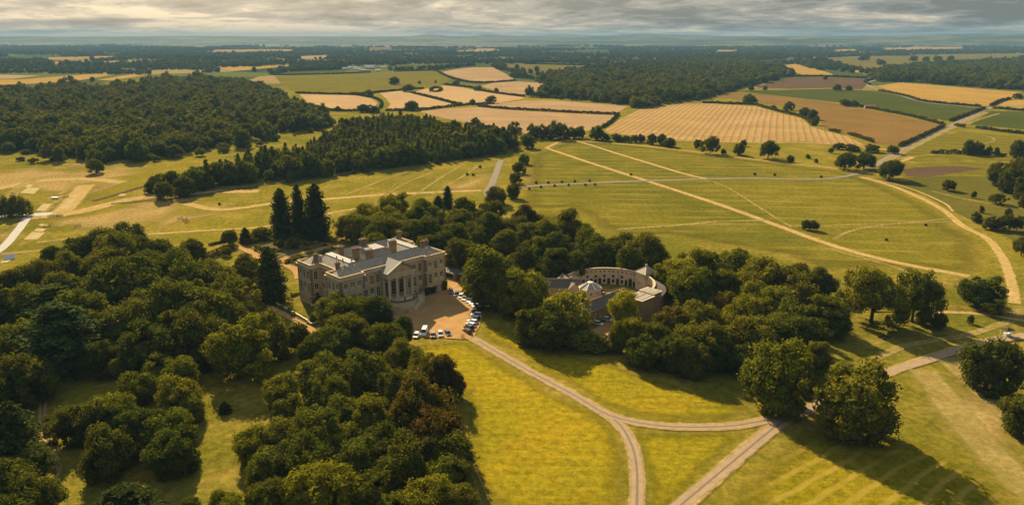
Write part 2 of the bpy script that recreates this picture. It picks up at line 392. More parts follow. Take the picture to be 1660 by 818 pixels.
field([(1130, 156), (1180, 150), (1229, 153.5), (1300, 160), (1359, 168.5), (1420, 179.5), (1527, 202.5), (1524, 208), (1490, 222), (1457, 236), (1426, 234), (1371, 218), (1335, 207), (1327, 190), (1290, 176), (1229, 165), (1180, 159)], M_BROWN)
field([(1180, 147.5), (1270, 146), (1353, 144), (1423, 148), (1460, 156), (1495, 165.5), (1593, 174.5), (1535, 196), (1420, 177), (1365, 167), (1229, 151.5)], M_GREEN)
field([(1226, 142), (1264, 127), (1330, 125), (1405, 128), (1412, 131), (1397, 145), (1350, 142.5), (1281, 144)], M_PLOUGH)
field([(1420, 140), (1457, 134), (1498, 136.6), (1570, 143), (1656, 150), (1608, 171), (1596, 173), (1545, 169), (1498, 163), (1469, 154)], M_GOLD)
field([(1336, 94.7), (1440, 90.5), (1560, 88), (1670, 87), (1634, 97.6), (1570, 98), (1492, 101), (1440, 111), (1400, 112), (1360, 104)], M_PAST)
field([(1264, 106), (1290, 103.4), (1325, 112), (1353, 122), (1304, 122), (1275, 115)], M_GOLD)
field([(1301, 102), (1316, 101.5), (1345, 107), (1325, 108.5)], M_GOLD)
field([(1366, 110), (1411, 115), (1405, 121), (1380, 116)], M_GOLD)
field([(1608, 180), (1700, 182), (1700, 214), (1640, 208), (1573, 202)], M_GREEN)
field([(1617, 171), (1660, 177), (1700, 180), (1700, 163), (1637, 162)], M_GOLD)
field([(-80, 131), (34, 129), (120, 125), (171, 118), (181, 121.5), (120, 132), (34, 137), (-80, 140)], M_GOLD)
field([(-60, 121), (0, 121.5), (65, 123), (20, 128), (-60, 129)], M_ST[0])
field([(157, 130), (200, 123), (236, 118), (238, 122), (180, 131)], M_GOLD)
field([(164, 134), (236, 124), (222, 137), (180, 139)], M_OLIVE)
field([(346, 108), (411, 106), (500, 105.5), (430, 111), (376, 116)], M_GOLD)
field([(445, 124), (500, 121), (560, 119), (649, 116), (704, 115), (732, 129), (718, 138), (686, 143), (647, 146), (567, 152), (480, 150), (458, 138)], M_OLIVE)
field([(420, 116), (480, 111), (570, 110), (560, 116), (450, 121)], M_GREEN)
field([(817, 106), (848, 104.5), (906, 106), (978, 108), (920, 116), (858, 121.5), (835, 114)], M_PAST)
field([(978, 99.5), (1046, 99.5), (1063, 102.7), (1000, 107)], M_PAST)
field([(1030, 112), (1100, 110), (1080, 115)], M_PAST)
field([(1418, 247), (1500, 224), (1560, 214), (1660, 222), (1700, 240), (1700, 262), (1540, 256)], M_OLIVE, 'paddock')
field([(1452, 268), (1560, 262), (1700, 268), (1700, 282), (1590, 280), (1500, 275)], M_OLIVE, 'paddock')
field([(1462, 275), (1500, 270.5), (1560, 269.5), (1599, 273), (1540, 281), (1500, 288), (1470, 285)], M_PLOUGH, 'dark_soil_patch')
field([(1400, 290), (1470, 288), (1540, 285), (1700, 290), (1700, 400), (1650, 395), (1610, 372), (1570, 355), (1500, 318), (1450, 300)], M_DKG, 'rough_pasture')
for p_, m_ in (([(70, 94), (188, 91), (190, 94), (80, 97)], M_GOLD), ([(75, 101), (145, 99), (150, 102), (90, 104)], M_GOLD), ([(160, 100), (268, 97), (268, 100), (165, 103)], M_ST[0]), ([(0, 108), (170, 104), (260, 105), (100, 110)], M_GREEN),
               ([(344, 82), (480, 80), (470, 84), (350, 85)], M_GOLD), ([(480, 92), (530, 90), (528, 95), (490, 96)], M_ST[0]), ([(595, 79), (632, 77), (640, 80), (600, 82)], M_BROWN), ([(735, 83), (800, 80), (820, 83), (745, 87)], M_ST[0]),
               ([(590, 111), (640, 107), (760, 104), (830, 103), (700, 108)], M_GREEN), ([(1010, 73), (1060, 72), (1062, 75), (1015, 76)], M_GREEN), ([(930, 83), (990, 81), (985, 85), (940, 87)], M_GREEN), ([(1320, 70), (1400, 68), (1402, 70), (1330, 72)], M_GOLD),
               ([(1430, 79), (1560, 76), (1562, 79), (1440, 83)], M_GOLD), ([(1560, 71), (1640, 69), (1640, 72), (1565, 74)], M_GOLD), ([(1160, 82), (1195, 81), (1196, 83.5), (1162, 84.5)], M_GOLD), ([(1350, 82), (1385, 80), (1388, 82.5), (1352, 84.5)], M_GOLD)):
    field(p_, m_)

# ---- worn dry grass, tracks and roads
t = NT('worn_dry_track'); c = t.mix(t.mapr(t.noise(0.12, 6, 0.65), 0.3, 0.7), (0.46, 0.32, 0.125), (0.37, 0.255, 0.085))
c = t.mix(t.mapr(t.noise(0.7, 4, 0.7), 0.5, 0.75), c, (0.27, 0.205, 0.06))
M_WORN = t.done(t.ragged(t.bsdf(c, 0.95, 0.0, t.noise(0.8, 4), 0.4, 0.15), 0.15, 0.95, 0.2, 0.6, 0.3))
t = NT('faint_worn_track'); c = t.mix(t.mapr(t.noise(0.12, 6, 0.65), 0.3, 0.7), (0.36, 0.27, 0.09), (0.28, 0.215, 0.06))
M_FAINT = t.done(t.ragged(t.bsdf(c, 0.95, 0.0), 0.3, 1.3, 0.07, 0.6, 0.4))
t = NT('pale_showground_strip'); c = t.mix(t.mapr(t.noise(0.1, 6, 0.65), 0.3, 0.7), (0.42, 0.295, 0.115), (0.34, 0.23, 0.07))
M_PALE = t.done(t.ragged(t.bsdf(c, 0.95, 0.0), 0.2, 1.2, 0.05, 0.7, 0.5))
def road_mat(name, c1, c2, cr_, rag=(0.05, 0.55, 0.9, 0.5)):
    t = NT(name); c = t.mix(t.mapr(t.noise(0.5, 6, 0.65), 0.3, 0.7), c1, c2)
    c = t.mix(t.math('MULTIPLY', t.mapr(t.noise(2.5, 4, 0.7), 0.5, 0.8), 0.5), c, cr_)
    return t.done(t.ragged(t.bsdf(c, 0.9, 0.05, t.noise(6, 3), 0.2, 0.02), *rag))
M_ROAD = road_mat('worn_pale_tarmac', (0.33, 0.24, 0.145), (0.26, 0.185, 0.11), (0.18, 0.13, 0.075))
M_TAR = road_mat('grey_tarmac', (0.21, 0.17, 0.125), (0.165, 0.135, 0.10), (0.25, 0.20, 0.13))
M_WHITE_ROAD = road_mat('pale_concrete_road', (0.42, 0.39, 0.345), (0.35, 0.32, 0.28), (0.28, 0.25, 0.21))
M_LANE = road_mat('country_lane', (0.24, 0.18, 0.12), (0.19, 0.15, 0.11), (0.3, 0.22, 0.13))
M_VERGE = M_WORN
# broad worn areas on the showground (left) and lower right
for poly, rim in (([(-60, 285), (60, 268), (150, 276), (240, 258), (250, 262), (230, 285), (190, 292), (140, 300), (105, 330), (90, 352), (40, 350), (60, 320), (20, 310), (-60, 330)], 14),
                  ([(80, 355), (150, 345), (230, 325), (300, 318), (390, 311), (385, 316), (310, 330), (300, 345), (230, 372), (160, 385), (120, 375), (60, 372)], 12),
                  ([(150, 372), (200, 335), (235, 336), (190, 378), (165, 392)], 8),
                  ([(240, 362), (310, 330), (330, 332), (310, 345), (430, 338), (300, 362), (250, 385)], 10),
                  ([(-40, 395), (30, 352), (60, 352), (45, 370), (-10, 415)], 6),
                  ([(700, 305), (740, 290), (800, 262), (815, 262), (800, 300), (780, 310), (720, 312)], 12),
                  ([(830, 320), (838, 300), (850, 262), (868, 262), (872, 290), (868, 312), (840, 335)], 9),
                  ([(1500, 590), (1560, 575), (1610, 620), (1700, 690), (1700, 840), (1560, 745), (1500, 700), (1470, 660)], 16),
                  ([(1570, 560), (1700, 530), (1700, 556), (1600, 568)], 5),
                  ([(1600, 495), (1700, 490), (1700, 530), (1610, 520)], 6)):
    sheet('worn_grass', poly, M_PALE, rim=rim)
for pts, w, m in (([(-20, 310), (50, 295), (130, 290), (200, 296)], 14, M_WORN), ([(0, 330), (60, 290), (150, 280), (240, 270)], 12, M_FAINT), ([(140, 300), (100, 345)], 16, M_WORN), ([(50, 352), (120, 345), (220, 322), (330, 312), (420, 310)], 16, M_WORN),
                  ([(300, 330), (360, 340), (450, 329), (540, 322), (620, 316), (700, 312), (780, 309)], 9, M_WORN), ([(240, 380), (330, 374), (440, 366), (560, 341), (640, 336)], 4.5, M_WORN), ([(60, 393), (150, 383), (260, 376)], 7, M_FAINT), ([(0, 412), (80, 405), (160, 398)], 7, M_FAINT),
                  ([(560, 316), (640, 285), (680, 275)], 4, M_FAINT), ([(670, 318), (720, 285), (745, 270)], 4, M_FAINT), ([(700, 316), (760, 280), (775, 268)], 4, M_FAINT), ([(620, 318), (660, 296), (700, 280)], 4, M_FAINT), ([(560, 345), (590, 335), (620, 322), (640, 300), (660, 285)], 1.6, M_FAINT),
                  ([(885, 240), (960, 265), (1060, 297), (1170, 333), (1250, 362), (1350, 398), (1450, 425), (1572, 448)], 7, M_WORN), ([(885, 240), (925, 227.5), (1010, 252), (1110, 282), (1152, 291)], 6, M_WORN), ([(890, 240), (975, 239.5)], 4, M_FAINT),
                  ([(925, 227.5), (1060, 238.5), (1220, 258.5), (1340, 272), (1385, 279)], 5, M_WORN), ([(1395, 287), (1450, 303), (1520, 335), (1560, 366), (1600, 387), (1626, 420), (1640, 460), (1645, 492)], 6, M_WORN, ), ([(1405, 288), (1470, 304), (1528, 328), (1545, 343)], 2.5, M_WORN),
                  ([(1353, 388), (1375, 376), (1425, 366), (1545, 354)], 3.5, M_FAINT), ([(1100, 285), (1170, 300), (1270, 360), (1310, 366), (1540, 360)], 3, M_FAINT), ([(1080, 368), (1150, 360), (1245, 357)], 4, M_FAINT), ([(1000, 372), (1150, 362)], 4, M_FAINT), ([(1350, 405), (1440, 430), (1510, 455), (1555, 462)], 4, M_FAINT),
                  ([(1535, 580), (1600, 640), (1690, 725)], 11, M_FAINT), ([(1495, 600), (1560, 680), (1640, 770), (1700, 820)], 13, M_FAINT), ([(1500, 505), (1580, 508), (1660, 520)], 4, M_WORN),
                  ([(1400, 590), (1470, 560), (1560, 545), (1640, 520)], 5, M_FAINT),
                  ([(1440, 262), (1480, 254), (1560, 250), (1700, 256)], 5, M_FAINT), ([(1540, 248), (1600, 232), (1612, 226), (1590, 219), (1550, 217)], 4, M_FAINT), ([(1460, 262), (1480, 255)], 7, M_WORN), ([(1560, 204), (1590, 193), (1620, 184)], 7, M_FAINT),
                  ([(1510, 310), (1580, 326), (1700, 345)], 4, M_FAINT),
                  ([(1240, 232), (1300, 231.5), (1400, 238), (1440, 244)], 7, M_WORN), ([(1030, 222), (1100, 228), (1240, 232)], 6, M_WORN)):
    ribbon('worn_track', pts, w, m)
# hay-row remnants and machine strips in the showground
for k in range(5):
    ribbon('worn_track', [(110 - 8 * k, 308 + 9 * k), (95 - 10 * k, 316 + 10 * k)], 5, M_FAINT)
t = NT('exhibition_plot'); c = t.mix(t.mapr(t.noise(0.2, 5, 0.6), 0.3, 0.7), (0.40, 0.32, 0.15), (0.33, 0.26, 0.11))
M_PLOT = t.done(t.bsdf(c, 0.95, 0.0))
for q in ([(32, 313), (45, 304), (66, 305), (55, 315)], [(58, 342), (70, 330), (85, 331), (73, 342)], [(95, 339), (103, 331), (115, 332), (110, 339)], [(105, 330), (113, 323), (122, 324), (117, 330)], [(114, 320), (122, 314), (131, 315), (126, 320)],
          [(38, 389), (52, 376), (74, 377), (60, 389)], [(54, 375), (60, 370), (75, 371), (70, 376)], [(0, 427), (8, 416), (27, 415), (12, 426)], [(190, 318), (196, 314), (206, 315), (201, 318)], [(40, 304), (45, 299), (54, 299.5), (50, 304)],
          [(62, 366), (66, 363), (80, 364), (77, 368)]):
    sheet('exhibition_plot', q, M_PLOT)
ribbon('showground_road', [(-60, 440), (0, 405), (28, 375), (45, 352)], 5.5, M_WHITE_ROAD)
ribbon('showground_road', [(-60, 357), (0, 352), (40, 349), (84, 347)], 7, M_WHITE_ROAD, w2=11)
ribbon('ditch_track', [(152, 326), (190, 315), (240, 300), (262, 292)], 4, M_PLOUGH)
ribbon('boundary_track', [(180, 331), (300, 319), (420, 302), (560, 283), (700, 264), (800, 254)], 3, M_PLOUGH)
ribbon('far_drive', [(800, 330), (790, 312), (797, 300), (806, 276), (812, 260)], 6.5, M_TAR)
ribbon('park_drive', [(836, 304), (900, 299.5), (1060, 293), (1200, 289.5), (1300, 291), (1350, 289), (1392, 281), (1425, 266)], 6, M_TAR)
ribbon('country_lane', [(1425, 266), (1470, 241), (1530, 211), (1570, 191), (1602, 176), (1640, 172), (1700, 168)], 11, M_LANE)
ribbon('country_lane', [(1602, 176), (1560, 172), (1500, 166), (1460, 155), (1425, 146), (1410, 140), (1408, 134), (1420, 130)], 9, M_LANE)
ribbon('worn_track', [(1440, 262), (1490, 234), (1550, 205), (1600, 182)], 9, M_FAINT)
# verges under the drives near the house
ribbon('drive_verge', [(762, 546), (850, 597), (930, 640), (985, 672), (1040, 686), (1100, 692), (1180, 691), (1240, 681), (1290, 667)], 5.4, M_WORN)
ribbon('drive_verge', [(980, 670), (1010, 695), (1027, 730), (1033, 775), (1031, 850)], 5.2, M_WORN)
ribbon('drive_verge', [(1075, 850), (1180, 755), (1262, 688), (1330, 655), (1430, 607), (1565, 562)], 6.0, M_WORN)
ribbon('drive', [(1065, 850), (1120, 805), (1180, 755), (1262, 688), (1300, 668), (1330, 655), (1430, 607), (1500, 585), (1565, 563)], 4.3, M_ROAD)
ribbon('drive', [(1565, 563), (1620, 550), (1700, 540)], 5.5, M_ROAD)
ribbon('drive', [(762, 546), (800, 567), (850, 597), (930, 640), (985, 672), (1040, 686), (1100, 692), (1180, 691), (1240, 682), (1285, 670)], 3.6, M_ROAD)
ribbon('drive', [(965, 660), (985, 672), (1010, 695), (1027, 730), (1033, 775), (1031, 850)], 3.5, M_ROAD)
sheet('drive_junction', [(985, 672), (1010, 678), (1030, 683), (1012, 690), (1000, 684)], M_ROAD, rim=0.6)
sheet('drive_junction', [(1243, 682), (1262, 677), (1282, 670), (1290, 676), (1268, 690), (1255, 692)], M_ROAD, rim=0.6)
# tyre lines
t = NT('tyre_line'); M_TYRE = t.done(t.ragged(t.bsdf((0.17, 0.125, 0.085), 0.9, 0.1), 0.35, 0.9, 0.3, 0.8))
ribbon('tyre_line', [(775, 553), (850, 597.3), (930, 640.3), (985, 672.2), (1040, 686.3), (1100, 692.3), (1180, 691.2), (1240, 682)], 0.9, M_TYRE)
ribbon('tyre_line', [(1065, 850), (1120, 805), (1180, 755), (1262, 688), (1300, 668)], 0.8, M_TYRE)
ribbon('tyre_line', [(995, 680), (1010, 695), (1027, 730), (1033, 775), (1031, 850)], 0.8, M_TYRE)
# left foreground track with two wheel ruts
M_RUT = road_mat('rut_earth', (0.30, 0.195, 0.095), (0.24, 0.155, 0.07), (0.18, 0.12, 0.05), (0.2, 0.7, 0.4, 0.5))
for dxx in (-4, 4):
    ribbon('wheel_rut', [(72 + dxx, 632), (69 + dxx, 670), (72 + dxx, 700), (84 + dxx, 730), (95 + dxx * 0.6, 755), (94, 775), (80, 800)], 1.1, M_RUT)
for dxx in (0, 10):
    ribbon('wheel_rut', [(752 + dxx * .6, 735), (765 + dxx, 770), (785 + dxx * 1.6, 830)], 0.35, M_RUT)

# ---- forecourt, paths and garden round the house
t = NT('forecourt_gravel'); c = t.mix(t.mapr(t.noise(0.15, 6, 0.6, 0.6), 0.3, 0.7), (0.40, 0.235, 0.095), (0.32, 0.185, 0.07))
c = t.mix(t.mapr(t.noise(0.35, 5, 0.7, 1.0), 0.55, 0.75), c, (0.45, 0.29, 0.14)); c = t.mix(0.5, c, t.mix(t.noise(5, 3, 0.8), (0.7, 0.7, 0.7), (1.3, 1.3, 1.3)), 'MULTIPLY')
M_GRAVEL = t.done(t.ragged(t.bsdf(c, 0.95, 0.0, t.noise(9, 3), 0.4, 0.04), 0.1, 0.4, 0.8, 0.2))
sheet('gravel_forecourt', [(590, 520), (612, 500), (680, 478), (726, 464), (722, 450), (735, 448), (745, 462), (765, 478), (780, 492), (787, 506), (781, 524), (771, 545), (764, 551), (745, 551), (700, 548), (664, 547), (640, 536), (615, 530)], M_GRAVEL, rim=1.2, maxlen=4)
ribbon('gravel_path', [(400, 478), (424, 487), (450, 503), (480, 520), (505, 535), (535, 552)], 3.6, M_GRAVEL)
ribbon('gravel_path', [(384, 398), (405, 408), (425, 420), (450, 424), (480, 438), (486, 452)], 5, M_GRAVEL)
ribbon('gravel_path', [(450, 424), (480, 412), (520, 403), (560, 398)], 4, M_GRAVEL)
ribbon('gravel_path', [(378, 401), (392, 398)], 8, M_GRAVEL)
sheet('gravel_terrace', [(470, 432), (500, 415), (545, 400), (600, 385), (620, 375), (600, 372), (540, 388), (480, 420), (462, 430)], M_GRAVEL, rim=1.5)
sheet('stable_yard', [(930, 490), (955, 485), (965, 480), (985, 472), (965, 459), (1005, 463), (1040, 472), (1030, 480), (1000, 488), (950, 500)], M_GRAVEL, rim=1)
sheet('stable_yard', [(935, 545), (975, 522), (1010, 508), (1035, 520), (1000, 540), (975, 555), (960, 560)], M_GRAVEL, rim=2)
M_BED = plain('garden_bed_soil', (0.085, 0.08, 0.03), (0.12, 0.10, 0.04), 0.6, 0.95, 0.0)
sheet('flower_bed', [(405, 403), (440, 394), (490, 392), (535, 397), (510, 404), (470, 414), (450, 419), (428, 414)], M_BED)
sheet('flower_bed', [(462, 427), (490, 414), (520, 406), (545, 402), (500, 424), (484, 434)], M_BED)
sheet('flower_bed', [(405, 480), (450, 500), (500, 527), (508, 522), (455, 492), (412, 474)], M_BED)
# ================================================================== FOLIAGE
def leaf_mat(name, A, B, trans=0.28, tint=True):
    t = NT(name); g = t.n('ShaderNodeNewGeometry'); oi = t.n('ShaderNodeObjectInfo')
    c = t.mix(t.mapr(g.outputs['Random Per Island'], 0.0, 1.0), A, B)
    rp = t.n('ShaderNodeValToRGB'); t.set(rp.inputs[0], oi.outputs['Random']); q = rp.color_ramp.elements
    q[0].position = 0; q[0].color = (0.62, 0.70, 0.75, 1); q[1].position = 1; q[1].color = (1.45, 1.35, 0.9, 1)
    for p_, c_ in ((0.3, (0.85, 0.92, 0.9, 1)), (0.6, (1.1, 1.05, 0.9, 1)), (0.82, (1.2, 1.0, 0.95, 1))): q.new(p_).color = c_
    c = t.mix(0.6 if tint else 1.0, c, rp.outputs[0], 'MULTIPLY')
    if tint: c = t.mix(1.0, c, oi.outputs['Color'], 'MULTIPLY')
    d = t.n('ShaderNodeBsdfDiffuse'); t.set(d.inputs[0], c)
    tr = t.n('ShaderNodeBsdfTranslucent'); t.set(tr.inputs[0], t.mix(1.0, c, (1.25, 1.15, 0.6), 'MULTIPLY'))
    m = t.n('ShaderNodeMixShader'); m.inputs[0].default_value = trans
    t.t.links.new(d.outputs[0], m.inputs[1]); t.t.links.new(tr.outputs[0], m.inputs[2])
    return t.done(m.outputs[0])
L_BROAD = leaf_mat('broad_leaves', (0.072, 0.084, 0.011), (0.158, 0.160, 0.018), 0.32)
L_CONIF = leaf_mat('conifer_needles', (0.028, 0.040, 0.009), (0.065, 0.076, 0.016), 0.15)
L_WOOD = leaf_mat('woodland_leaves', (0.060, 0.078, 0.014), (0.150, 0.155, 0.026), 0.28, False)
L_FARW = leaf_mat('far_leaves', (0.055, 0.074, 0.018), (0.105, 0.118, 0.030), 0.2, False)
L_HEDGE = leaf_mat('hedge_leaves', (0.035, 0.043, 0.009), (0.110, 0.105, 0.018), 0.2)
M_BARK = plain('bark', (0.085, 0.065, 0.042), (0.05, 0.04, 0.028), 1.2, 0.95, 0.1, 0.6, 0.08)

def unit(a): return a / np.maximum(np.linalg.norm(a, axis=-1, keepdims=True), 1e-9)
def cards(C, N, s, rng, jit=0.45, asp=0.75):
    n = len(C); N = unit(N + jit * rng.normal(size=(n, 3)))
    T = unit(np.cross(N, rng.normal(size=(n, 3)))); B = np.cross(N, T)
    s = np.broadcast_to(np.asarray(s, float), (n,))
    V = np.empty((n, 4, 3))
    for k, (a, b) in enumerate(((1, 0), (0, 1), (-1, 0), (0, -1))):
        r = s * rng.uniform(0.65, 1.15, n)
        V[:, k] = C + T * (a * r)[:, None] + B * (b * r * asp)[:, None]
    return V
def fib(n, rng, zmin=-1.0):
    i = np.arange(n) + 0.5; z = 1 - (1 - zmin) * i / n; a = i * 2.399963 + rng.uniform(0, 6.28)
    r = np.sqrt(np.maximum(0, 1 - z * z)); D = np.stack([r * np.cos(a), r * np.sin(a), z], 1)
    return unit(D + 0.16 * rng.normal(size=D.shape))
def rough(D, rng, amp):
    f = np.ones(len(D))
    for k in range(5):
        w = unit(rng.normal(size=3)) * rng.uniform(1.5, 4.5); f += amp / 2.2 * np.cos(D @ w + rng.uniform(0, 6.28))
    return f
def lobed(rng, Wd, H, zb, nl=46, npf=10, nc=13, cs=0.52, amp=0.22, lob=(0.17, 0.38), zexp=1.0, zmin=-0.75, taper=0.0):
    """crown of lobes > puffs > leaf cards. returns quads (n,4,3)"""
    rx = Wd / 2; cz = (H + zb) / 2; rz = (H - zb) / 2
    D = fib(nl, rng, zmin); f = rough(D, rng, amp)
    lr = rx * rng.uniform(lob[0], lob[1], nl)
    P = D * np.array([rx, rx, rz]) * (f * rng.uniform(0.68, 0.90, nl))[:, None]
    if taper: P[:, :2] *= (1 - taper * np.clip(P[:, 2] / rz, -1, 1))[:, None]
    P[:, 2] += cz
    out = []
    core = np.array([0, 0, cz])
    for i in range(nl):
        o = unit(P[i] - core); o = unit(o + np.array([0, 0, 0.35]))
        q = fib(npf * 2, rng); q = q[np.argsort(-(q @ o))[:npf]]
        pc = P[i] + q * lr[i] * np.array([0.85, 0.85, 0.78]); pr = lr[i] * rng.uniform(0.26, 0.46, npf)
        for j in range(npf):
            k = fib(nc, rng); k = k[(k @ q[j]) > -0.45]
            out.append(cards(pc[j] + k * pr[j], 0.6 * k + 0.5 * q[j], cs * rng.uniform(0.75, 1.25, len(k)), rng))
        k = fib(20, rng); out.append(cards(P[i] + k * lr[i] * 0.6, k, lr[i] * 0.40, rng, 0.25, 0.9))
    k = fib(70, rng); out.append(cards(core + k * np.array([rx, rx, rz]) * 0.5, k, rx * 0.28, rng, 0.2, 0.95))
    V = np.concatenate(out); V[..., 2] = np.maximum(V[..., 2], 0.15)
    return V
def conifer(rng, Wd, H, zb, tiers=34, cs=0.55, droop=0.35, power=0.75, dens=1.0, ragged_=0.22):
    out = []
    for i in range(tiers):
        f = i / (tiers - 1); z = zb + (H - zb) * f ** 0.95; rr = Wd / 2 * (1 - f) ** power * (0.75 + 0.25 * min(1, f * 6)) + 0.25
        nb = max(5, int(13 * (1 - f) + 5))
        for k in range(nb):
            a = 2 * math.pi * (k + rng.uniform(-.4, .4)) / nb + i * 1.1; L = rr * rng.uniform(1 - ragged_ * 1.6, 1 + ragged_)
            m = max(4, int(dens * (5 + L * 2.2))); s = rng.uniform(0.15, 1, m) ** 0.6
            wob = rng.normal(size=(m, 3)) * np.array([0.32, 0.32, 0.22]) * (0.5 + 0.25 * L)
            C = np.stack([np.cos(a) * L * s, np.sin(a) * L * s, z - droop * L * s ** 1.6 + 0.25 * L * s], 1) + wob
            N = np.tile(np.array([math.cos(a) * 0.7, math.sin(a) * 0.7, 0.8]), (m, 1))
            out.append(cards(C, N, cs * rng.uniform(0.7, 1.3, m), rng, 0.5))
    V = np.concatenate(out); V[..., 2] = np.maximum(V[..., 2], 0.15); return V
def cedar(rng, Wd, H):
    out = []
    for z, f in ((0.16, 0.86), (0.27, 1.0), (0.38, 0.97), (0.49, 0.9), (0.59, 0.8), (0.69, 0.68), (0.78, 0.55), (0.87, 0.42), (0.95, 0.26)):
        nb = 7
        for k in range(nb):
            a = 2 * math.pi * (k + rng.uniform(-.3, .3)) / nb + z * 9; L = Wd / 2 * f * rng.uniform(0.72, 1.08)
            for s in np.linspace(0.22, 1, 7):
                c = np.array([math.cos(a) * L * s, math.sin(a) * L * s, H * z + 0.05 * L * s + rng.normal() * 0.25]); pr = L * 0.2 * (1.1 - 0.4 * s) + 0.5
                n = 26; q = rng.normal(size=(n, 3)) * np.array([0.6, 0.6, 0.12])
                out.append(cards(c + q * pr, np.tile((0.15 * math.cos(a), 0.15 * math.sin(a), 1.0), (n, 1)), 0.6 * rng.uniform(0.7, 1.3, n), rng, 0.35))
    return np.concatenate(out)
def willow(rng, Wd, H):
    V = lobed(rng, Wd, H, 1.0, 40, 8, 8, 0.45, 0.25)
    out = [V]
    D = fib(70, rng, -0.1)
    for d in D:
        P = d * np.array([Wd / 2, Wd / 2, H * 0.45]) * rng.uniform(0.85, 1.02) + np.array([0, 0, H * 0.52]); n = 16
        C = P + np.stack([rng.normal(size=n) * 0.35, rng.normal(size=n) * 0.35, -rng.uniform(0, 0.3, n) * H], 1)
        out.append(cards(C, np.tile((d[0], d[1], 0.5), (n, 1)), 0.42, rng, 0.45, 0.6))
    V = np.concatenate(out); V[..., 2] = np.maximum(V[..., 2], 0.15); return V
def quads_mesh(name, V, mat):
    n = len(V); return mesh_np(name, V.reshape(-1, 3), np.arange(n * 4).reshape(n, 4), mat)
def trunk_mesh(rng, H, top, r, limbs=6, spread=0.35, Wd=10):
    b = MB(); ctr = [(0, 0, 0), (rng.normal() * .1, rng.normal() * .1, top * 0.35), (rng.normal() * .25, rng.normal() * .25, top * 0.7), (rng.normal() * .4, rng.normal() * .4, top)]
    b.tube([(0, 0, -0.3)] + ctr, [r * 1.5, r * 1.2, r, r * 0.75, r * 0.25], 8)
    for k in range(limbs):
        a = 2 * math.pi * k / limbs + rng.uniform(-.4, .4); z0 = top * rng.uniform(0.28, 0.6); L = Wd * spread * rng.uniform(.8, 1.2); up = top * rng.uniform(0.15, 0.35)
        b.tube([(0, 0, z0), (math.cos(a) * L * .5, math.sin(a) * L * .5, z0 + up * .4), (math.cos(a) * L, math.sin(a) * L, z0 + up)], [r * .5, r * .32, r * .1], 5)
    return b.mesh('trunk', M_BARK)
PROTO = {}
def proto(kind, V, mat, Wd, H, top, r, limbs=6, spread=0.35, rng=None):
    # real outline of the crown, so that placed trees have the width and height asked for
    Wd = 0.5 * sum(np.percentile(V[..., a], 99.85) - np.percentile(V[..., a], 0.15) for a in (0, 1)); H2 = np.percentile(V[..., 2], 99.93)
    PROTO.setdefault(kind, []).append((quads_mesh('crown', V, mat), trunk_mesh(rng, H, top, r, limbs, spread, Wd), Wd, H2))
rg = np.random.default_rng
for i in range(5):
    r_ = rg(10 + i); proto('round', lobed(r_, 18, 18, -2.2 + 0.8 * (i % 2), 56, 10, 13, 0.46, 0.24 + 0.04 * i, zmin=-0.85), L_BROAD, 18, 18, 12, 0.5, rng=r_)
for i in range(3):
    r_ = rg(30 + i); proto('tall', lobed(r_, 13, 20, -1.0, 46, 10, 13, 0.44, 0.24, (0.26, 0.42), taper=0.12), L_BROAD, 13, 20, 15, 0.42, rng=r_)
for i in range(2):
    r_ = rg(40 + i); proto('oak', lobed(r_, 22, 20, 1.6, 56, 9, 12, 0.48, 0.32, (0.17, 0.30)), L_BROAD, 22, 20, 14, 0.6, 9, 0.36, rng=r_)
for i in range(2):
    r_ = rg(50 + i); proto('conifer', conifer(r_, 12, 27, 0.5, 40, 0.58, 0.3, 0.42, 1.15, 0.26), L_CONIF, 12, 27, 26, 0.5, 0, rng=r_)
for i in range(2):
    r_ = rg(60 + i); proto('pine', conifer(r_, 8, 17, 2.0, 20, 0.6, 0.15, 0.8, 0.9, 0.35), L_CONIF, 8, 17, 16, 0.28, 0, rng=r_)
r_ = rg(70); proto('cedar', cedar(r_, 24, 22), L_CONIF, 24, 22, 20, 0.7, 10, 0.4, rng=r_)
r_ = rg(71); proto('willow', willow(r_, 15, 15), L_BROAD, 15, 15, 10, 0.4, rng=r_)
for i in range(3):
    r_ = rg(80 + i); proto('bush', lobed(r_, 4.5, 3.6, -0.4, 22, 8, 8, 0.28, 0.25, (0.3, 0.5), zmin=-0.2), L_BROAD, 4.5, 3.6, 1.8, 0.12, 5, 0.25, rng=r_)
r_ = rg(85); proto('cone_bush', conifer(r_, 4, 6, 0.0, 16, 0.32, 0.2, 0.7, 1.4), L_CONIF, 4, 6, 5, 0.12, 0, rng=r_)
# light versions for trees a kilometre away
for i in range(4):
    r_ = rg(90 + i); proto('mid', lobed(r_, 17, 16, -1.2, 26, 6, 7, 0.95, 0.22 + 0.05 * i, (0.26, 0.4)), L_BROAD, 17, 16, 10, 0.45, 4, 0.3, rng=r_)

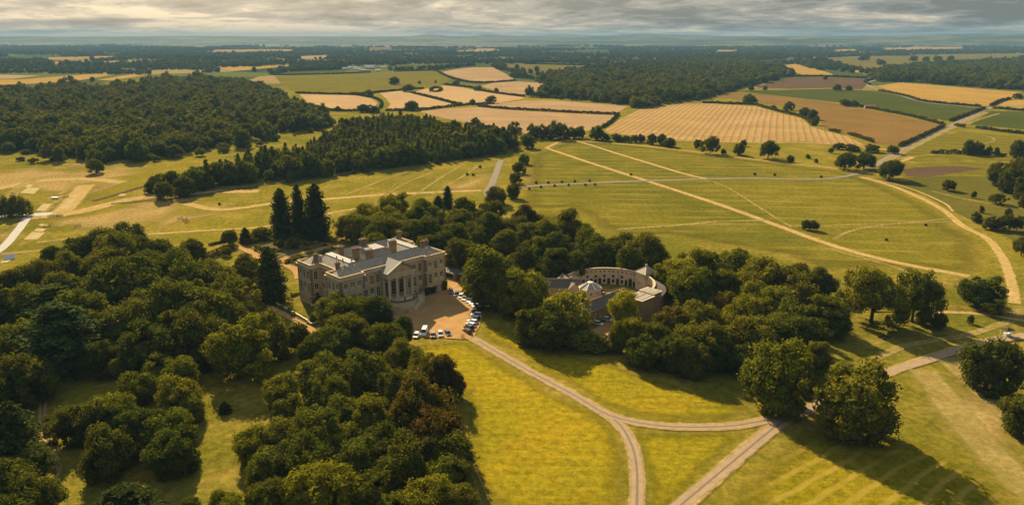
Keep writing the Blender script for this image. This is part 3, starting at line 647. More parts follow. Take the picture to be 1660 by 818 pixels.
TREES = []
TRND = random.Random(5)
def solve_base(u, vt, w, k):
    """ground pixel row of a tree whose top is at row vt, crown w pixels wide, height = k x width"""
    lo, hi = vt + 1.0, vt + w * 4 + 60
    for _ in range(40):
        m = (lo + hi) / 2; P = at(u, m); _, _, dep = px(P); Wm = w * dep / FPX
        top = px((P[0], P[1], P[2] + Wm * k))[1]
        if top < vt: lo = m      # tree reaches above the wanted row: move its foot down the picture
        else: hi = m
    return m
def tree(u, vt, w, kind='round', vb=None, k=1.05, tint=(1, 1, 1), label=None, grove=None, name=None, cat='tree', group=None, full=1.0):
    if vb is None: vb = solve_base(u, vt, w, k)
    P = at(u, vb); _, _, dep = px(P); Wm = w * dep / FPX * full
    lo, hi = 0.2, 80
    for _ in range(30):
        m = (lo + hi) / 2
        if px((P[0], P[1], P[2] + m))[1] > vt: lo = m
        else: hi = m
    return place_tree(P, Wm, m, kind, tint, label, grove, name, cat, group, u)
def place_tree(P, Wm, Hm, kind, tint, label, grove, name=None, cat='tree', group=None, u=0):
    cm, tm, w0, h0 = PROTO[kind][TRND.randrange(len(PROTO[kind]))]
    nm = name or {'round': 'broadleaf_tree', 'tall': 'broadleaf_tree', 'oak': 'oak_tree', 'conifer': 'conifer_tree', 'pine': 'pine_tree', 'cedar': 'cedar_tree', 'willow': 'willow_tree', 'bush': 'bush', 'cone_bush': 'conical_bush', 'mid': 'broadleaf_tree'}[kind]
    o = empty(nm, P, TRND.uniform(0, 6.28)); s = Wm / w0; o.scale = (s * TRND.uniform(.95, 1.05), s * TRND.uniform(.95, 1.05), Hm / h0)
    for n_, me in (('crown', cm), ('trunk', tm)):
        c_ = bpy.data.objects.new(n_, me); COL.objects.link(c_); c_.parent = o; c_.color = (*tint, 1)
    tag(o, label, cat if kind not in ('bush', 'cone_bush') else 'bush', group)
    TREES.append(dict(o=o, grove=grove, label=label, kind=kind, P=P, u=u, tint=tint)); return o
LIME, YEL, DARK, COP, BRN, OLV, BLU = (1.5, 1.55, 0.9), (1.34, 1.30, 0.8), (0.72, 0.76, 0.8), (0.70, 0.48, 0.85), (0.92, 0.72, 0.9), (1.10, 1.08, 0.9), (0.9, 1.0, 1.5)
N1 = (1, 1, 1)

# ---- trees standing apart, each with its own words
tree(1385, 588, 130, 'round', 708, tint=OLV, label='large round dark tree beside the drive junction, lit on top', name='park_tree')
tree(1255, 543, 108, 'round', 664, tint=YEL, label='broad tree with yellow green top just left of the drive junction', name='park_tree')
tree(1319, 551, 50, 'tall', 614, label='smaller slim tree squeezed between the two large junction trees', name='park_tree')
tree(1597, 549, 98, 'round', 632, tint=DARK, label='dense dark dome shaped tree beside the lane at the right edge', name='park_tree')
tree(1655, 640, 76, 'round', 705, tint=DARK, label='dark tree cut off by the right edge, nearest the viewer', name='park_tree')
tree(1590, 447, 78, 'round', 498, tint=DARK, label='squat dark dome shaped tree casting a long shadow on the right meadow', name='park_tree')
tree(1412, 431, 98, 'oak', 524, tint=OLV, label='open crowned oak, left one of the pair right of the stable grove', name='park_oak')
tree(1478, 432, 90, 'oak', 521, tint=N1, label='open crowned oak, right one of the pair right of the stable grove', name='park_oak')
tree(1520, 506, 22, 'round', 532, label='little round tree at the foot of the right hand oak', name='park_tree')
tree(1497, 500, 26, 'bush', 525, label='low bush under the right hand oak of the pair', name='bush')
tree(1572.5, 510, 11, 'tall', 524, tint=OLV, label='tiny young tree alone on the grass near the kiosk', name='young_tree')
tree(1306, 355, 16, 'bush', 372, tint=DARK, label='left half of the dark bush pair alone in the meadow', name='bush')
tree(1318, 356, 18, 'bush', 373, tint=DARK, label='right half of the dark bush pair alone in the meadow', name='bush')
tree(157, 257, 31, 'oak', 281, tint=DARK, label='dark lone oak in front of the left hand wood', name='park_oak')
tree(8, 313, 32, 'mid', 350, tint=OLV, label='tree at the left edge beside the pale road', grove=None); tree(36, 311, 36, 'mid', 349, tint=OLV, label='bushy tree beside the pale road, right one at the left edge')
tree(24, 318, 30, 'mid', 351, tint=OLV, label='lower tree between two others beside the pale road')
tree(803, 300, 38, 'round', 331, label='dark tree at the foot of the far drive behind the grove')
for i, q in enumerate(((848, 249, 20, 266), (841, 261, 22, 281), (835, 279, 23, 297), (832, 296, 24, 321))):
    tree(q[0], q[1], q[2], 'round', q[3], tint=DARK, label='dark tree in the short row beside the far drive, ' + ('farthest', 'second farthest', 'second nearest', 'nearest')[i] + ' one', group='row of trees beside the far drive')
tree(459, 305, 40, 'conifer', 384, label='tall dark conifer behind the formal garden, left of the three', name='giant_conifer', group='three giant conifers')
tree(487, 299, 29, 'conifer', 383, label='slimmest tall dark conifer, middle of the three behind the garden', name='giant_conifer', group='three giant conifers')
tree(515, 298, 46, 'conifer', 387, label='widest tall dark conifer, right of the three behind the garden', name='giant_conifer', group='three giant conifers')
tree(442, 400, 56, 'conifer', 487, tint=(1.5, 1.35, 1.0), label='dense cone shaped tree left of the house corner', name='conical_tree')
tree(374, 371, 27, 'bush', 396, tint=DARK, label='dark bushy tree at the left end of the garden hedge'); tree(399, 369, 25, 'cone_bush', 393, label='pointed evergreen behind the garden hedge, left of the conifers'); tree(424, 368, 34, 'bush', 388, tint=OLV, label='wide bush behind the garden hedge next to the left conifer')
tree(367, 401, 17, 'bush', 415, label='round clipped bush at the garden gap in the hedge')
tree(455, 387, 12, 'bush', 401, tint=DARK, label='clipped round evergreen in the flower bed before the hedge'); tree(477, 383, 22, 'bush', 402, tint=DARK, label='wider dark evergreen in the flower bed before the conifers')
tree(510, 505, 15, 'bush', 521, tint=(1.5, 1.4, 1.5), label='clipped grey green ball bush on the lawn by the house', name='ball_bush')
tree(513, 472, 18, 'bush', 492, tint=DARK, label='dark bush in the recess of the left house front')
tree(365, 650, 23, 'cone_bush', 668, tint=DARK, label='small dark shrub alone on the shaded lawn lower left')
# field trees a kilometre off
FT = [(639, 124, 17, 137, 'before the white farm'), (661, 136, 21, 149, 'on the hedge below the farm'), (599, 144, 15, 157, 'at the hedge bend of the left stubble'), (590, 169, 24, 182, 'left of the pair at the wood edge'), (606, 169, 22, 183, 'right of the pair at the wood edge'), (549, 171, 9, 180, 'small one at the left stubble edge'),
      (666.6, 163, 24, 179, 'big round one above the plantation'), (739, 129, 13, 138, 'on the hedge under the bare hill field'), (774, 138, 14, 147, 'rounded one in the hedge of the centre stubble'), (805, 142, 8, 150.5, 'small one in the right stubble field'), (796, 154.5, 17, 167, 'big lone one on the centre stubble'), (765.5, 160, 11, 170, 'middle one on the centre stubble'), (747, 164.6, 8, 171, 'smallest one on the centre stubble'), (771, 190, 18, 204, 'at the upper rim of the plantation'),
      (856, 216, 27, 240, 'lone one at the meadow corner by the plantation'), (1151, 220, 30, 249, 'tall one left on the far meadow edge'), (1131, 225, 18, 241, 'lower one beside the tall far edge tree'), (1173, 241, 10, 250, 'bush sized on the far meadow edge'), (1197, 230, 20, 251, 'middle one on the far meadow edge'), (1205, 226, 11, 237, 'small one under the big stubble'), (1244.7, 226, 33, 257, 'stately lone one below the big stubble'), (1282, 251, 13, 263, 'squat one on the far meadow edge'), (1310, 249, 8, 257, 'tiny round one on the rough pasture'), (1323, 256, 7, 264, 'tiniest one on the rough pasture'),
      (1368, 245, 34, 275, 'left of the pair at the lane bend'), (1400, 247, 40, 274, 'right of the pair at the lane bend'), (1441, 257, 45, 291, 'largest one in front of the lane bend'), (1360, 231, 19, 242, 'behind the lane bend, left'), (1381, 232, 26, 245, 'behind the lane bend, middle'), (1413, 233, 26, 247, 'behind the lane bend, right'), (1447, 235, 18, 249, 'beside the lane on its left'), (1347, 239, 9, 248, 'small one left of the lane bend'),
      (1215, 152, 25, 168, 'wide one above the big stubble'), (1254, 170, 10, 178, 'small one on the curved hedge'), (1278, 163.5, 20, 179, 'rounded one on the curved hedge'), (1304, 174, 22, 191, 'upper one of the hedge cluster by the brown field'), (1317, 177, 18, 194, 'right one of the hedge cluster by the brown field'), (1321, 187, 14, 203, 'lowest one of the hedge cluster by the brown field'), (1370, 160, 18, 172, 'left of the pair between green and brown fields'), (1383, 162, 16, 173, 'right of the pair between green and brown fields'),
      (1570, 226, 22, 251, 'left of the clump on the right paddock'), (1586, 228, 20, 251, 'second of the clump on the right paddock'), (1601, 235, 11, 252, 'slim one on the right paddock'), (1615, 238, 9, 252, 'smallest one on the right paddock'), (1649, 226, 26, 257, 'tall one at the right edge paddock'), (1536, 290, 23, 309, 'round dark one on the rough pasture'), (1578, 309, 8, 321, 'small one on the right slope'), (1614, 312, 29, 330, 'broad low one on the right slope'), (1583, 341, 17, 361, 'left of the bush line at the right'), (1591, 332, 9, 345, 'thin one above the bush line at the right'),
      (1605, 350, 26, 372, 'first in the bush line at the right'), (1626, 346, 30, 373, 'second in the bush line at the right'), (1648, 349, 28, 374, 'third in the bush line at the right'), (1634, 337, 13, 353, 'taller one in the bush line at the right'), (1660, 314, 20, 337, 'cut by the right edge on the slope'), (1655, 384, 34, 414, 'cut by the right edge near the worn track'),
      (1357, 136, 14, 147, 'left one before the ploughed field'), (1376, 138, 12, 147, 'right one before the ploughed field'), (1218, 137, 10, 147, 'small one by the far wood corner'), (1240, 139, 8, 146, 'bush by the ploughed field'), (1400, 89, 18, 98.5, 'round copse left on the hill pasture'), (1428, 95, 17, 105.5, 'lone one on the hill pasture'), (1284, 109, 12, 123, 'beside the white cottage'), (1650, 150, 16, 160, 'at the right edge by the golden field'), (1007, 98, 9, 108, 'lone one on the far pasture'), (952, 100, 12, 111, 'on the far pasture hedge'), (804, 97, 18, 108, 'behind the bare hill field'),
      (870, 107, 10, 116, 'on the brown far pasture'), (680, 131, 6, 136, 'tiny one on the olive field'), (706, 130, 4, 135, 'dead looking one on the olive field'), (412, 108, 8, 117, 'far left on the golden strip'), (115, 122, 10, 132, 'on the far left field edge'), (150, 124, 9, 133, 'right one on the far left field edge')]
for u_, vt_, w_, vb_, txt in FT:
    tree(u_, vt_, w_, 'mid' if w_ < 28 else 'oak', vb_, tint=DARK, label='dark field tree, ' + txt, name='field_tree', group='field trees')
FE = [(868, 199, 28, 225), (884, 200, 24, 225), (904, 195, 38, 226), (925, 205, 25, 225), (938, 204, 22, 224), (966, 202, 23, 227), (981, 214, 19, 228), (1000, 216, 21, 229), (1014, 219, 18, 230), (1029, 218, 15, 231), (1040, 217, 15, 231), (1056, 216, 17, 234), (1073, 217, 19, 235), (1084, 222, 25, 238)]
for q in FE: tree(q[0], q[1], q[2], 'mid', q[3], tint=DARK, grove='belt at far meadow edge', name='field_tree')
for q in ((1618, 262, 34, 302), (1640, 254, 38, 309), (1660, 250, 34, 314), (1634, 272, 34, 312), (1655, 285, 34, 322)):
    tree(q[0], q[1], q[2], 'round', q[3], tint=DARK, grove='dark clump at right edge')
for q in ((1338, 128, 8), (1326, 108, 9), (1342, 110, 10), (1352, 112, 9), (1366, 115, 9), (1380, 117, 10), (1396, 117, 9), (1404, 118, 8), (1320, 109, 8), (1442, 121, 9), (860, 118, 9), (848, 115, 9), (838, 111, 9), (872, 121, 9), (1480, 97, 14), (1500, 98, 12), (1520, 97, 14), (1540, 97, 12)):
    tree(q[0], q[1] - 7, q[2], 'mid', q[1] + 2, tint=DARK, grove='hedgerow between far fields', name='hedgerow_tree')

# ---- groves: crown top column, row, width (+ kind, k, tint)
def grove(nm, rows):
    for r in rows:
        u_, vt_, w_ = r[:3]; kw = dict(r[3]) if len(r) > 3 else {}
        kd = kw.pop('kind', 'round' if w_ > 44 else 'tall'); kw.setdefault('k', 1.05 if kd == 'round' else 1.3)
        tree(u_, vt_, w_, kd, grove=nm, full=1.22, **kw)
D_, Y_, C_, B_, O_ = {'tint': DARK}, {'tint': YEL}, {'tint': COP}, {'tint': BRN}, {'tint': OLV}
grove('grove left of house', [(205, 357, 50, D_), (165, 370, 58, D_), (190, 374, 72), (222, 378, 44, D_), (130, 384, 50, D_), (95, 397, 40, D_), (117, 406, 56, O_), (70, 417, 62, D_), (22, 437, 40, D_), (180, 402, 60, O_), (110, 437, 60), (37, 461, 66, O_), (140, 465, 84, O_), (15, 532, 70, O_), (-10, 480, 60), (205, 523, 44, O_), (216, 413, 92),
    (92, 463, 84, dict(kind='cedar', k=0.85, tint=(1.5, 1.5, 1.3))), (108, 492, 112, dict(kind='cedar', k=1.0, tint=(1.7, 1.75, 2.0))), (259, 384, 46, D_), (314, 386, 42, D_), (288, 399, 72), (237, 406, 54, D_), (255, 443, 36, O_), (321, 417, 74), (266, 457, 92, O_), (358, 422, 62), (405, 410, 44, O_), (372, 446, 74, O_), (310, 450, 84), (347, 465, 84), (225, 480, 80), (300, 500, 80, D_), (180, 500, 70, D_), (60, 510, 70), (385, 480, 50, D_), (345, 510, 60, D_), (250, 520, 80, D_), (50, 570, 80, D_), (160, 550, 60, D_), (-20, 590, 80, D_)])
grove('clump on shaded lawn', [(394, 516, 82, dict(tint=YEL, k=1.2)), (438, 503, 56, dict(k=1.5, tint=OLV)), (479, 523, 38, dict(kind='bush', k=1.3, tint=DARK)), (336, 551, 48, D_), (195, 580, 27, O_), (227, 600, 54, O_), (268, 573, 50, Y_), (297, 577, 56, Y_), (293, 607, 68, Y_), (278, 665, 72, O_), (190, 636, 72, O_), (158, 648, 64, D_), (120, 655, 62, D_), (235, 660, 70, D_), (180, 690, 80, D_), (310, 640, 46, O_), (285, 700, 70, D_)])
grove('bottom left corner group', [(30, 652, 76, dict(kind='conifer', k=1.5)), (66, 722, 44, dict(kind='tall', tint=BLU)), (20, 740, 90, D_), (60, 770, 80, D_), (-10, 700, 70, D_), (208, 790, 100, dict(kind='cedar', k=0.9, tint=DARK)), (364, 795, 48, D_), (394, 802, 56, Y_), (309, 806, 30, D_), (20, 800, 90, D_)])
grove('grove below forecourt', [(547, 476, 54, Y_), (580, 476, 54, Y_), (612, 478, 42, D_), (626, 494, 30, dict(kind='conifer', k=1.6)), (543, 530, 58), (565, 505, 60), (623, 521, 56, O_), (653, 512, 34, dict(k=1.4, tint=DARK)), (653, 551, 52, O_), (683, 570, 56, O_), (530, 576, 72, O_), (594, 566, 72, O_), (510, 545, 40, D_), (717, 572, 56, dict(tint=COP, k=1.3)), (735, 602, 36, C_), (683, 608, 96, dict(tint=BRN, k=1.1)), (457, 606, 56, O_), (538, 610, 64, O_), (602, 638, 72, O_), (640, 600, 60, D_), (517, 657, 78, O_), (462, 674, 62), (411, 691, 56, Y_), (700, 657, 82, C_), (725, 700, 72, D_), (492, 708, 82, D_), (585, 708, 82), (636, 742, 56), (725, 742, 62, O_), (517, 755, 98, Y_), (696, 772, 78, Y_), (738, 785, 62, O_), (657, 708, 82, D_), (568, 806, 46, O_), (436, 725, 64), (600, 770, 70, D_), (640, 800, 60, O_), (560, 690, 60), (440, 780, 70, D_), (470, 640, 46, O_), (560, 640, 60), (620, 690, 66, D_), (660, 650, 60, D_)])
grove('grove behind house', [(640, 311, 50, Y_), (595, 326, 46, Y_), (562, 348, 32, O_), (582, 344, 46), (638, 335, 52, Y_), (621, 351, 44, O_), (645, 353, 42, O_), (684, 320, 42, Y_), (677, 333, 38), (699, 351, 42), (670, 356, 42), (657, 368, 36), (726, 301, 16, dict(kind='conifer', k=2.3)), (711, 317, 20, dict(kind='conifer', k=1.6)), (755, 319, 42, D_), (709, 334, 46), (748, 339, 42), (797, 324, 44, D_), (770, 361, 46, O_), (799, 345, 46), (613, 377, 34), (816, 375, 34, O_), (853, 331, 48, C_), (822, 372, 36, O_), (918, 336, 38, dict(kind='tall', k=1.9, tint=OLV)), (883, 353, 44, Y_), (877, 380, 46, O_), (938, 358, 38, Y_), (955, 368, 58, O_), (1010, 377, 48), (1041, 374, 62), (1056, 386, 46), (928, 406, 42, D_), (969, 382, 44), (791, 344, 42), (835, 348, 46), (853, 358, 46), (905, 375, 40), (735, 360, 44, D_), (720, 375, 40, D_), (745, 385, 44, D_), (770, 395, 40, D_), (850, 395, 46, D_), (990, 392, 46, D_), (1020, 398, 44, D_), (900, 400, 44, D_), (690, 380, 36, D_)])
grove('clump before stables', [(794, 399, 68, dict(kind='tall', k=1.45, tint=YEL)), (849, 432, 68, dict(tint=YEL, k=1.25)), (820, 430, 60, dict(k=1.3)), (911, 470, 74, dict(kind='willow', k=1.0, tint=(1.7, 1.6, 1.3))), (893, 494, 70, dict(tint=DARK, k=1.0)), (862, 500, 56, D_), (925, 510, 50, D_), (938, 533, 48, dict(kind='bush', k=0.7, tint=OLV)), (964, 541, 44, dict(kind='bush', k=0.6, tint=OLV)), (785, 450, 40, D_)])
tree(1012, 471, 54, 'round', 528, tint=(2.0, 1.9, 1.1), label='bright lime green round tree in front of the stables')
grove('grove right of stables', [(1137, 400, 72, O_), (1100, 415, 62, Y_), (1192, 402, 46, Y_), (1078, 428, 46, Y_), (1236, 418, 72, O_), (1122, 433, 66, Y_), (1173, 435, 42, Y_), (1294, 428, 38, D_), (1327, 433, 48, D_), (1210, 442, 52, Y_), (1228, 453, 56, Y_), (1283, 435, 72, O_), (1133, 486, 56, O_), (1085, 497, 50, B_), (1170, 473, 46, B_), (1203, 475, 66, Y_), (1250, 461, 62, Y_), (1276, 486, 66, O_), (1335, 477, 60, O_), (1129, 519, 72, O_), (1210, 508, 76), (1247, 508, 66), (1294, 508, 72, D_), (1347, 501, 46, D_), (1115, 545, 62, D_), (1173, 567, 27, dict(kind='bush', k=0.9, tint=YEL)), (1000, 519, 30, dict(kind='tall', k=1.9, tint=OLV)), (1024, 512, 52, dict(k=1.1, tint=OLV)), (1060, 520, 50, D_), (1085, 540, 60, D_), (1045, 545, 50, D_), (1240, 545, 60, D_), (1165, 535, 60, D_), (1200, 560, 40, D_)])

# bushes and low plants in the garden beds
GB_ = random.Random(9)
for bed, (poly, n, sz) in zip(('under the long hedge', 'beside the house corner', 'along the garden wall'), (([(405, 403), (440, 394), (490, 392), (535, 397), (510, 404), (470, 414), (450, 419), (428, 414)], 34, (1.0, 2.0)), ([(462, 427), (490, 414), (520, 406), (545, 402), (500, 424), (484, 434)], 16, (1.0, 2.2)), ([(405, 480), (450, 500), (500, 527), (508, 522), (455, 492), (412, 474)], 12, (1.0, 1.8)))):
    W_ = [at(*p) for p in poly]; k = 0
    while k < n:
        x = GB_.uniform(min(p[0] for p in W_), max(p[0] for p in W_)); y = GB_.uniform(min(p[1] for p in W_), max(p[1] for p in W_)); ins = False
        for i in range(len(W_)):
            a, b = W_[i], W_[(i + 1) % len(W_)]
            if (a[1] > y) != (b[1] > y) and x < (b[0] - a[0]) * (y - a[1]) / (b[1] - a[1]) + a[0]: ins = not ins
        if not ins: continue
        k += 1; s = GB_.uniform(*sz); tn, tw = GB_.choice([((1.6, 1.6, 1.0), 'yellow green'), ((2.2, 2.0, 1.6), 'pale'), ((1.0, 1.0, 1.0), 'dark green'), ((2.0, 1.1, 1.2), 'reddish'), ((1.3, 1.3, 1.3), 'mid green')])
        place_tree((x, y, 0.02), s * 1.5, s, 'bush', tn, '%s %s shrub in the garden bed %s' % ('small' if s < 1.3 else 'medium' if s < 1.65 else 'large', tw, bed), None, 'garden_shrub', 'bush', 'garden bed shrubs', 0)
ORD0 = ['first', 'second', 'third', 'fourth', 'fifth', 'sixth']
# small dark bushes along the park drive
for i, (u_, v_) in enumerate(((858, 307), (869, 297), (877, 304), (889, 297), (899, 302), (911, 296), (922, 301), (932, 295), (949, 300.5), (956, 294.5), (964.5, 300))):
    tree(u_, v_ - 3.5, 4.5, 'bush', v_ + 0.5, tint=(0.5, 0.45, 0.6), label='small dark bush, %s from left, %s the grey meadow drive' % (ORD0[i // 2], 'below' if i % 2 == 0 else 'above'), group='small bushes lining the drive', name='small_bush')
for u_, v_, l_ in ((1022.5, 283.5, 'tiny dark bush on the worn diagonal track'), (1437, 389, 'tiny dark bush low on the right meadow'), (1500, 365, 'tiny dark bush near the curved track'), (757, 283, 'tiny dark bush left of the far drive, lower'), (767, 284, 'tiny dark bush nearest the far drive'), (778, 271, 'tiny dark bush left of the far drive, upper'), (1223, 283, 'tiny shrub left above the drive'), (1256, 284, 'tiny shrub middle above the drive'), (1331, 287, 'tiny shrub right above the drive'), (356, 331.5, 'small dark bush on the pale showground')):
    tree(u_, v_ - 3, 5, 'bush', v_ + 1, tint=(0.55, 0.5, 0.6), label=l_, name='small_bush')

# ---- hedges: leafy walls along a line
def hedge(pts, w, h, label, step=None, tint=(1, 1, 1), gapn=0, world=False, name='hedge', flat=False):
    W_ = np.array([(p if world else at(*p))[:2] for p in pts], float); dist = float(np.hypot(*W_.mean(0)))
    cs = max(0.22, dist / 1000.0 * 1.05); L = smooth_line(W_, cs * 0.8)
    rng = np.random.default_rng(int(abs(W_.sum()) * 10) % 99991)
    d = np.gradient(L, axis=0); d /= np.maximum(np.linalg.norm(d, axis=1)[:, None], 1e-6); nr = np.stack([-d[:, 1], d[:, 0]], 1)
    out = []
    n = len(L); per = 7 if dist < 600 else 5
    wob = 1.0 if flat else 0.75 + 0.5 * np.abs(np.sin(np.arange(n) * cs * 0.23 + rng.uniform(0, 6)) * np.sin(np.arange(n) * cs * 0.071))
    hh = h * wob * np.ones(n)
    for _ in range(per * 2):
        a = rng.uniform(0, 1, n); top = a > 0.55
        s = np.where(top, rng.uniform(-1, 1, n), np.sign(rng.uniform(-1, 1, n))); zz = np.where(top, 1.0, rng.uniform(0.05, 1, n))
        C = np.stack([L[:, 0] + nr[:, 0] * s * w / 2, L[:, 1] + nr[:, 1] * s * w / 2, zz * hh], 1) + rng.normal(size=(n, 3)) * cs * (0.1 if flat else 0.3)
        N = np.where(top[:, None], np.array([0, 0, 1.0]), np.concatenate([nr * s[:, None], np.full((n, 1), 0.2)], 1))
        out.append(cards(C, N, cs * rng.uniform(0.7, 1.25, n), rng, 0.25 if flat else 0.4))
    V = np.concatenate(out); V[..., 2] = np.maximum(V[..., 2], 0.03); g_ = hgt(V[..., 0], V[..., 1]); V[..., 2] += g_
    o = link(bpy.data.objects.new(name, quads_mesh(name, V, L_HEDGE))); o.color = (*tint, 1)
    b = MB()
    st = max(1, n // 60)
    for i in range(0, n, st): b.box(L[i, 0] - .06, L[i, 0] + .06, L[i, 1] - .06, L[i, 1] + .06, float(hgt(L[i, 0], L[i, 1])), float(hgt(L[i, 0], L[i, 1])) + h * 0.6)
    b.obj('stems', M_BARK, o)
    return tag(o, label, 'hedge')
hedge([(397, 397), (420, 392), (450, 389), (490, 387.5), (520, 389), (538, 394)], 2.6, 3.0, 'long clipped curved hedge round the formal garden under the conifers', flat=True)
hedge([(330, 424), (350, 414), (379, 403)], 2.6, 3.0, 'clipped hedge left of the garden gap', flat=True)
hedge([(541, 392), (548, 392)], 3, 2.6, 'short hedge stub at the right end of the garden hedge')
hedge([(484, 477), (472, 481)], 1.2, 0.9, 'low dark hedge against the left house corner', flat=True)
hedge([(340, 398), (355, 394), (366, 392)], 1.5, 1.2, 'low loose hedge on the lawn beyond the garden')
HG = [([(480, 151.5), (567, 153.5), (647, 147), (686, 144)], 'between the olive field and the stubble'), ([(567, 153.5), (600, 158), (618, 166), (617, 176)], 'curving round the left stubble'), ([(500, 170), (525, 177), (549, 180.5), (606, 180)], 'along the bottom of the left stubble'), ([(668, 151), (705, 160), (747, 171)], 'between the two centre stubble fields'), ([(626, 180), (679, 179), (747, 171.5), (800, 168.5)], 'under the centre stubble fields'), ([(720, 137.5), (760, 142), (800, 151), (850, 157)], 'above the right stubble with gaps'), ([(710, 117), (735, 128), (773, 134.8), (835, 131.5)], 'under the bare hill field'),
      ([(869, 179.5), (940, 183.5), (1000, 186)], 'dark and straight between two stubble strips'), ([(775, 172.8), (820, 177), (869, 179.5)], 'thin along the lower stubble strip'), ([(976, 208), (990, 199), (1003, 186)], 'up the slope to the wood'), ([(1228, 171.5), (1262, 181), (1301, 191), (1318, 204)], 'curving above the big stubble'), ([(1140, 167), (1228, 170.5)], 'low at the top of the big stubble'), ([(1345, 212), (1362, 216)], 'short piece below the brown field'), ([(1376, 218.5), (1395, 224), (1415, 231)], 'second short piece below the brown field'), ([(1380, 170), (1420, 178), (1480, 190), (1527, 202)], 'between the green and the brown field'),
      ([(1458, 238), (1490, 224), (1530, 205)], 'beside the country lane on its left'), ([(1540, 197), (1570, 186), (1596, 176)], 'beside the upper country lane'), ([(1425, 147.5), (1470, 157), (1500, 165.5), (1590, 174)], 'between the golden and the green field'), ([(1606, 172), (1620, 165), (1637, 161)], 'at the right end of the golden field'), ([(1610, 176), (1660, 180), (1700, 182)], 'right of the lane end'), ([(1548, 204), (1564, 207)], 'short piece in the paddocks'), ([(1583, 208), (1625, 214), (1700, 222)], 'long one across the paddocks'), ([(1510, 249), (1560, 249), (1605, 252), (1630, 254)], 'under the paddock trees'), ([(445, 262), (470, 254)], 'scrap by the plantation'),
      ([(1336, 103), (1360, 107), (1400, 113.5)], 'under the hill pasture'), ([(445, 122.5), (520, 121), (600, 118)], 'above the olive field'), ([(1410, 138), (1402, 133), (1415, 129)], 'round the lane bend by the ploughed field'), ([(697, 146), (706, 143), (716, 145), (710, 149), (697, 149)], 'dark ring round the field pond'), ([(850, 104), (906, 105), (978, 107)], 'above the brown far pasture'), ([(1264, 125), (1330, 124), (1405, 127)], 'above the ploughed field'), ([(640, 116.5), (700, 114.5)], 'right of the farm')]
for pts, txt in HG: hedge(pts, 2.6, 3.0, 'field hedge ' + txt, tint=(0.85, 0.9, 1.0), name='field_hedge')

# ---- labels for grove trees: row and place within the grove
ORD = ['first', 'second', 'third', 'fourth', 'fifth', 'sixth', 'seventh', 'eighth', 'ninth', 'tenth', 'eleventh', 'twelfth', 'thirteenth', 'fourteenth', 'fifteenth', 'sixteenth', 'seventeenth', 'eighteenth']
def label_groves():
    gs = {}
    for t_ in TREES:
        if t_['grove']: gs.setdefault(t_['grove'], []).append(t_)
    col = {LIME: 'lime green ', YEL: 'yellow green ', DARK: 'dark green ', COP: 'purple brown ', BRN: 'reddish brown ', OLV: 'olive green ', BLU: 'bluish green '}
    for g_, L in gs.items():
        L.sort(key=lambda q: q['P'][1]); n = len(L); rows = 1 if n < 7 else (2 if n < 16 else 3)
        names = {1: [''], 2: ['front row', 'back row'], 3: ['front row', 'middle row', 'back row']}[rows]
        for r in range(rows):
            part = sorted(L[r * n // rows:(r + 1) * n // rows], key=lambda q: q['u'])
            for i, q in enumerate(part):
                kd = {'cedar': 'cedar', 'conifer': 'conifer', 'willow': 'willow', 'bush': 'bush'}.get(q['kind'], 'tree')
                q['o']['label'] = '%s%s, %s from left, %s%s' % (col.get(q['tint'], ''), kd, ORD[min(i, 17)], (names[r] + ' of ') if names[r] else 'in ', g_)
                q['o']['group'] = g_
label_groves()

# ================================================================== WOODS (read as one mass): scattered crowns
def wood_protos(nm, defs, mat):
    c_ = bpy.data.collections.new(nm)
    for i, V in enumerate(defs):
        c_.objects.link(bpy.data.objects.new('%s_%02d' % (nm, i), quads_mesh(nm, V, mat)))
    return c_
C_BROAD = wood_protos('woodland_crown', [lobed(rg(200 + i), 13 + (i % 3), 12 + 1.5 * (i % 4), 0, 24, 7, 7, 0.80, 0.3, (0.24, 0.42)) for i in range(6)], L_WOOD)
C_PINE = wood_protos('plantation_crown', [conifer(rg(210 + i), 6.5, 13.5, 1, 12, 0.85, 0.15, 0.7, 0.5, 0.35) for i in range(3)] + [lobed(rg(215), 11, 11.5, 0, 18, 6, 6, 0.95, 0.25, (0.28, 0.44))], L_WOOD)
C_FAR = wood_protos('far_crown', [lobed(rg(220 + i), 14, 13, 0.5, 9, 4, 5, 2.2, 0.2, (0.35, 0.5)) for i in range(3)], L_FARW)
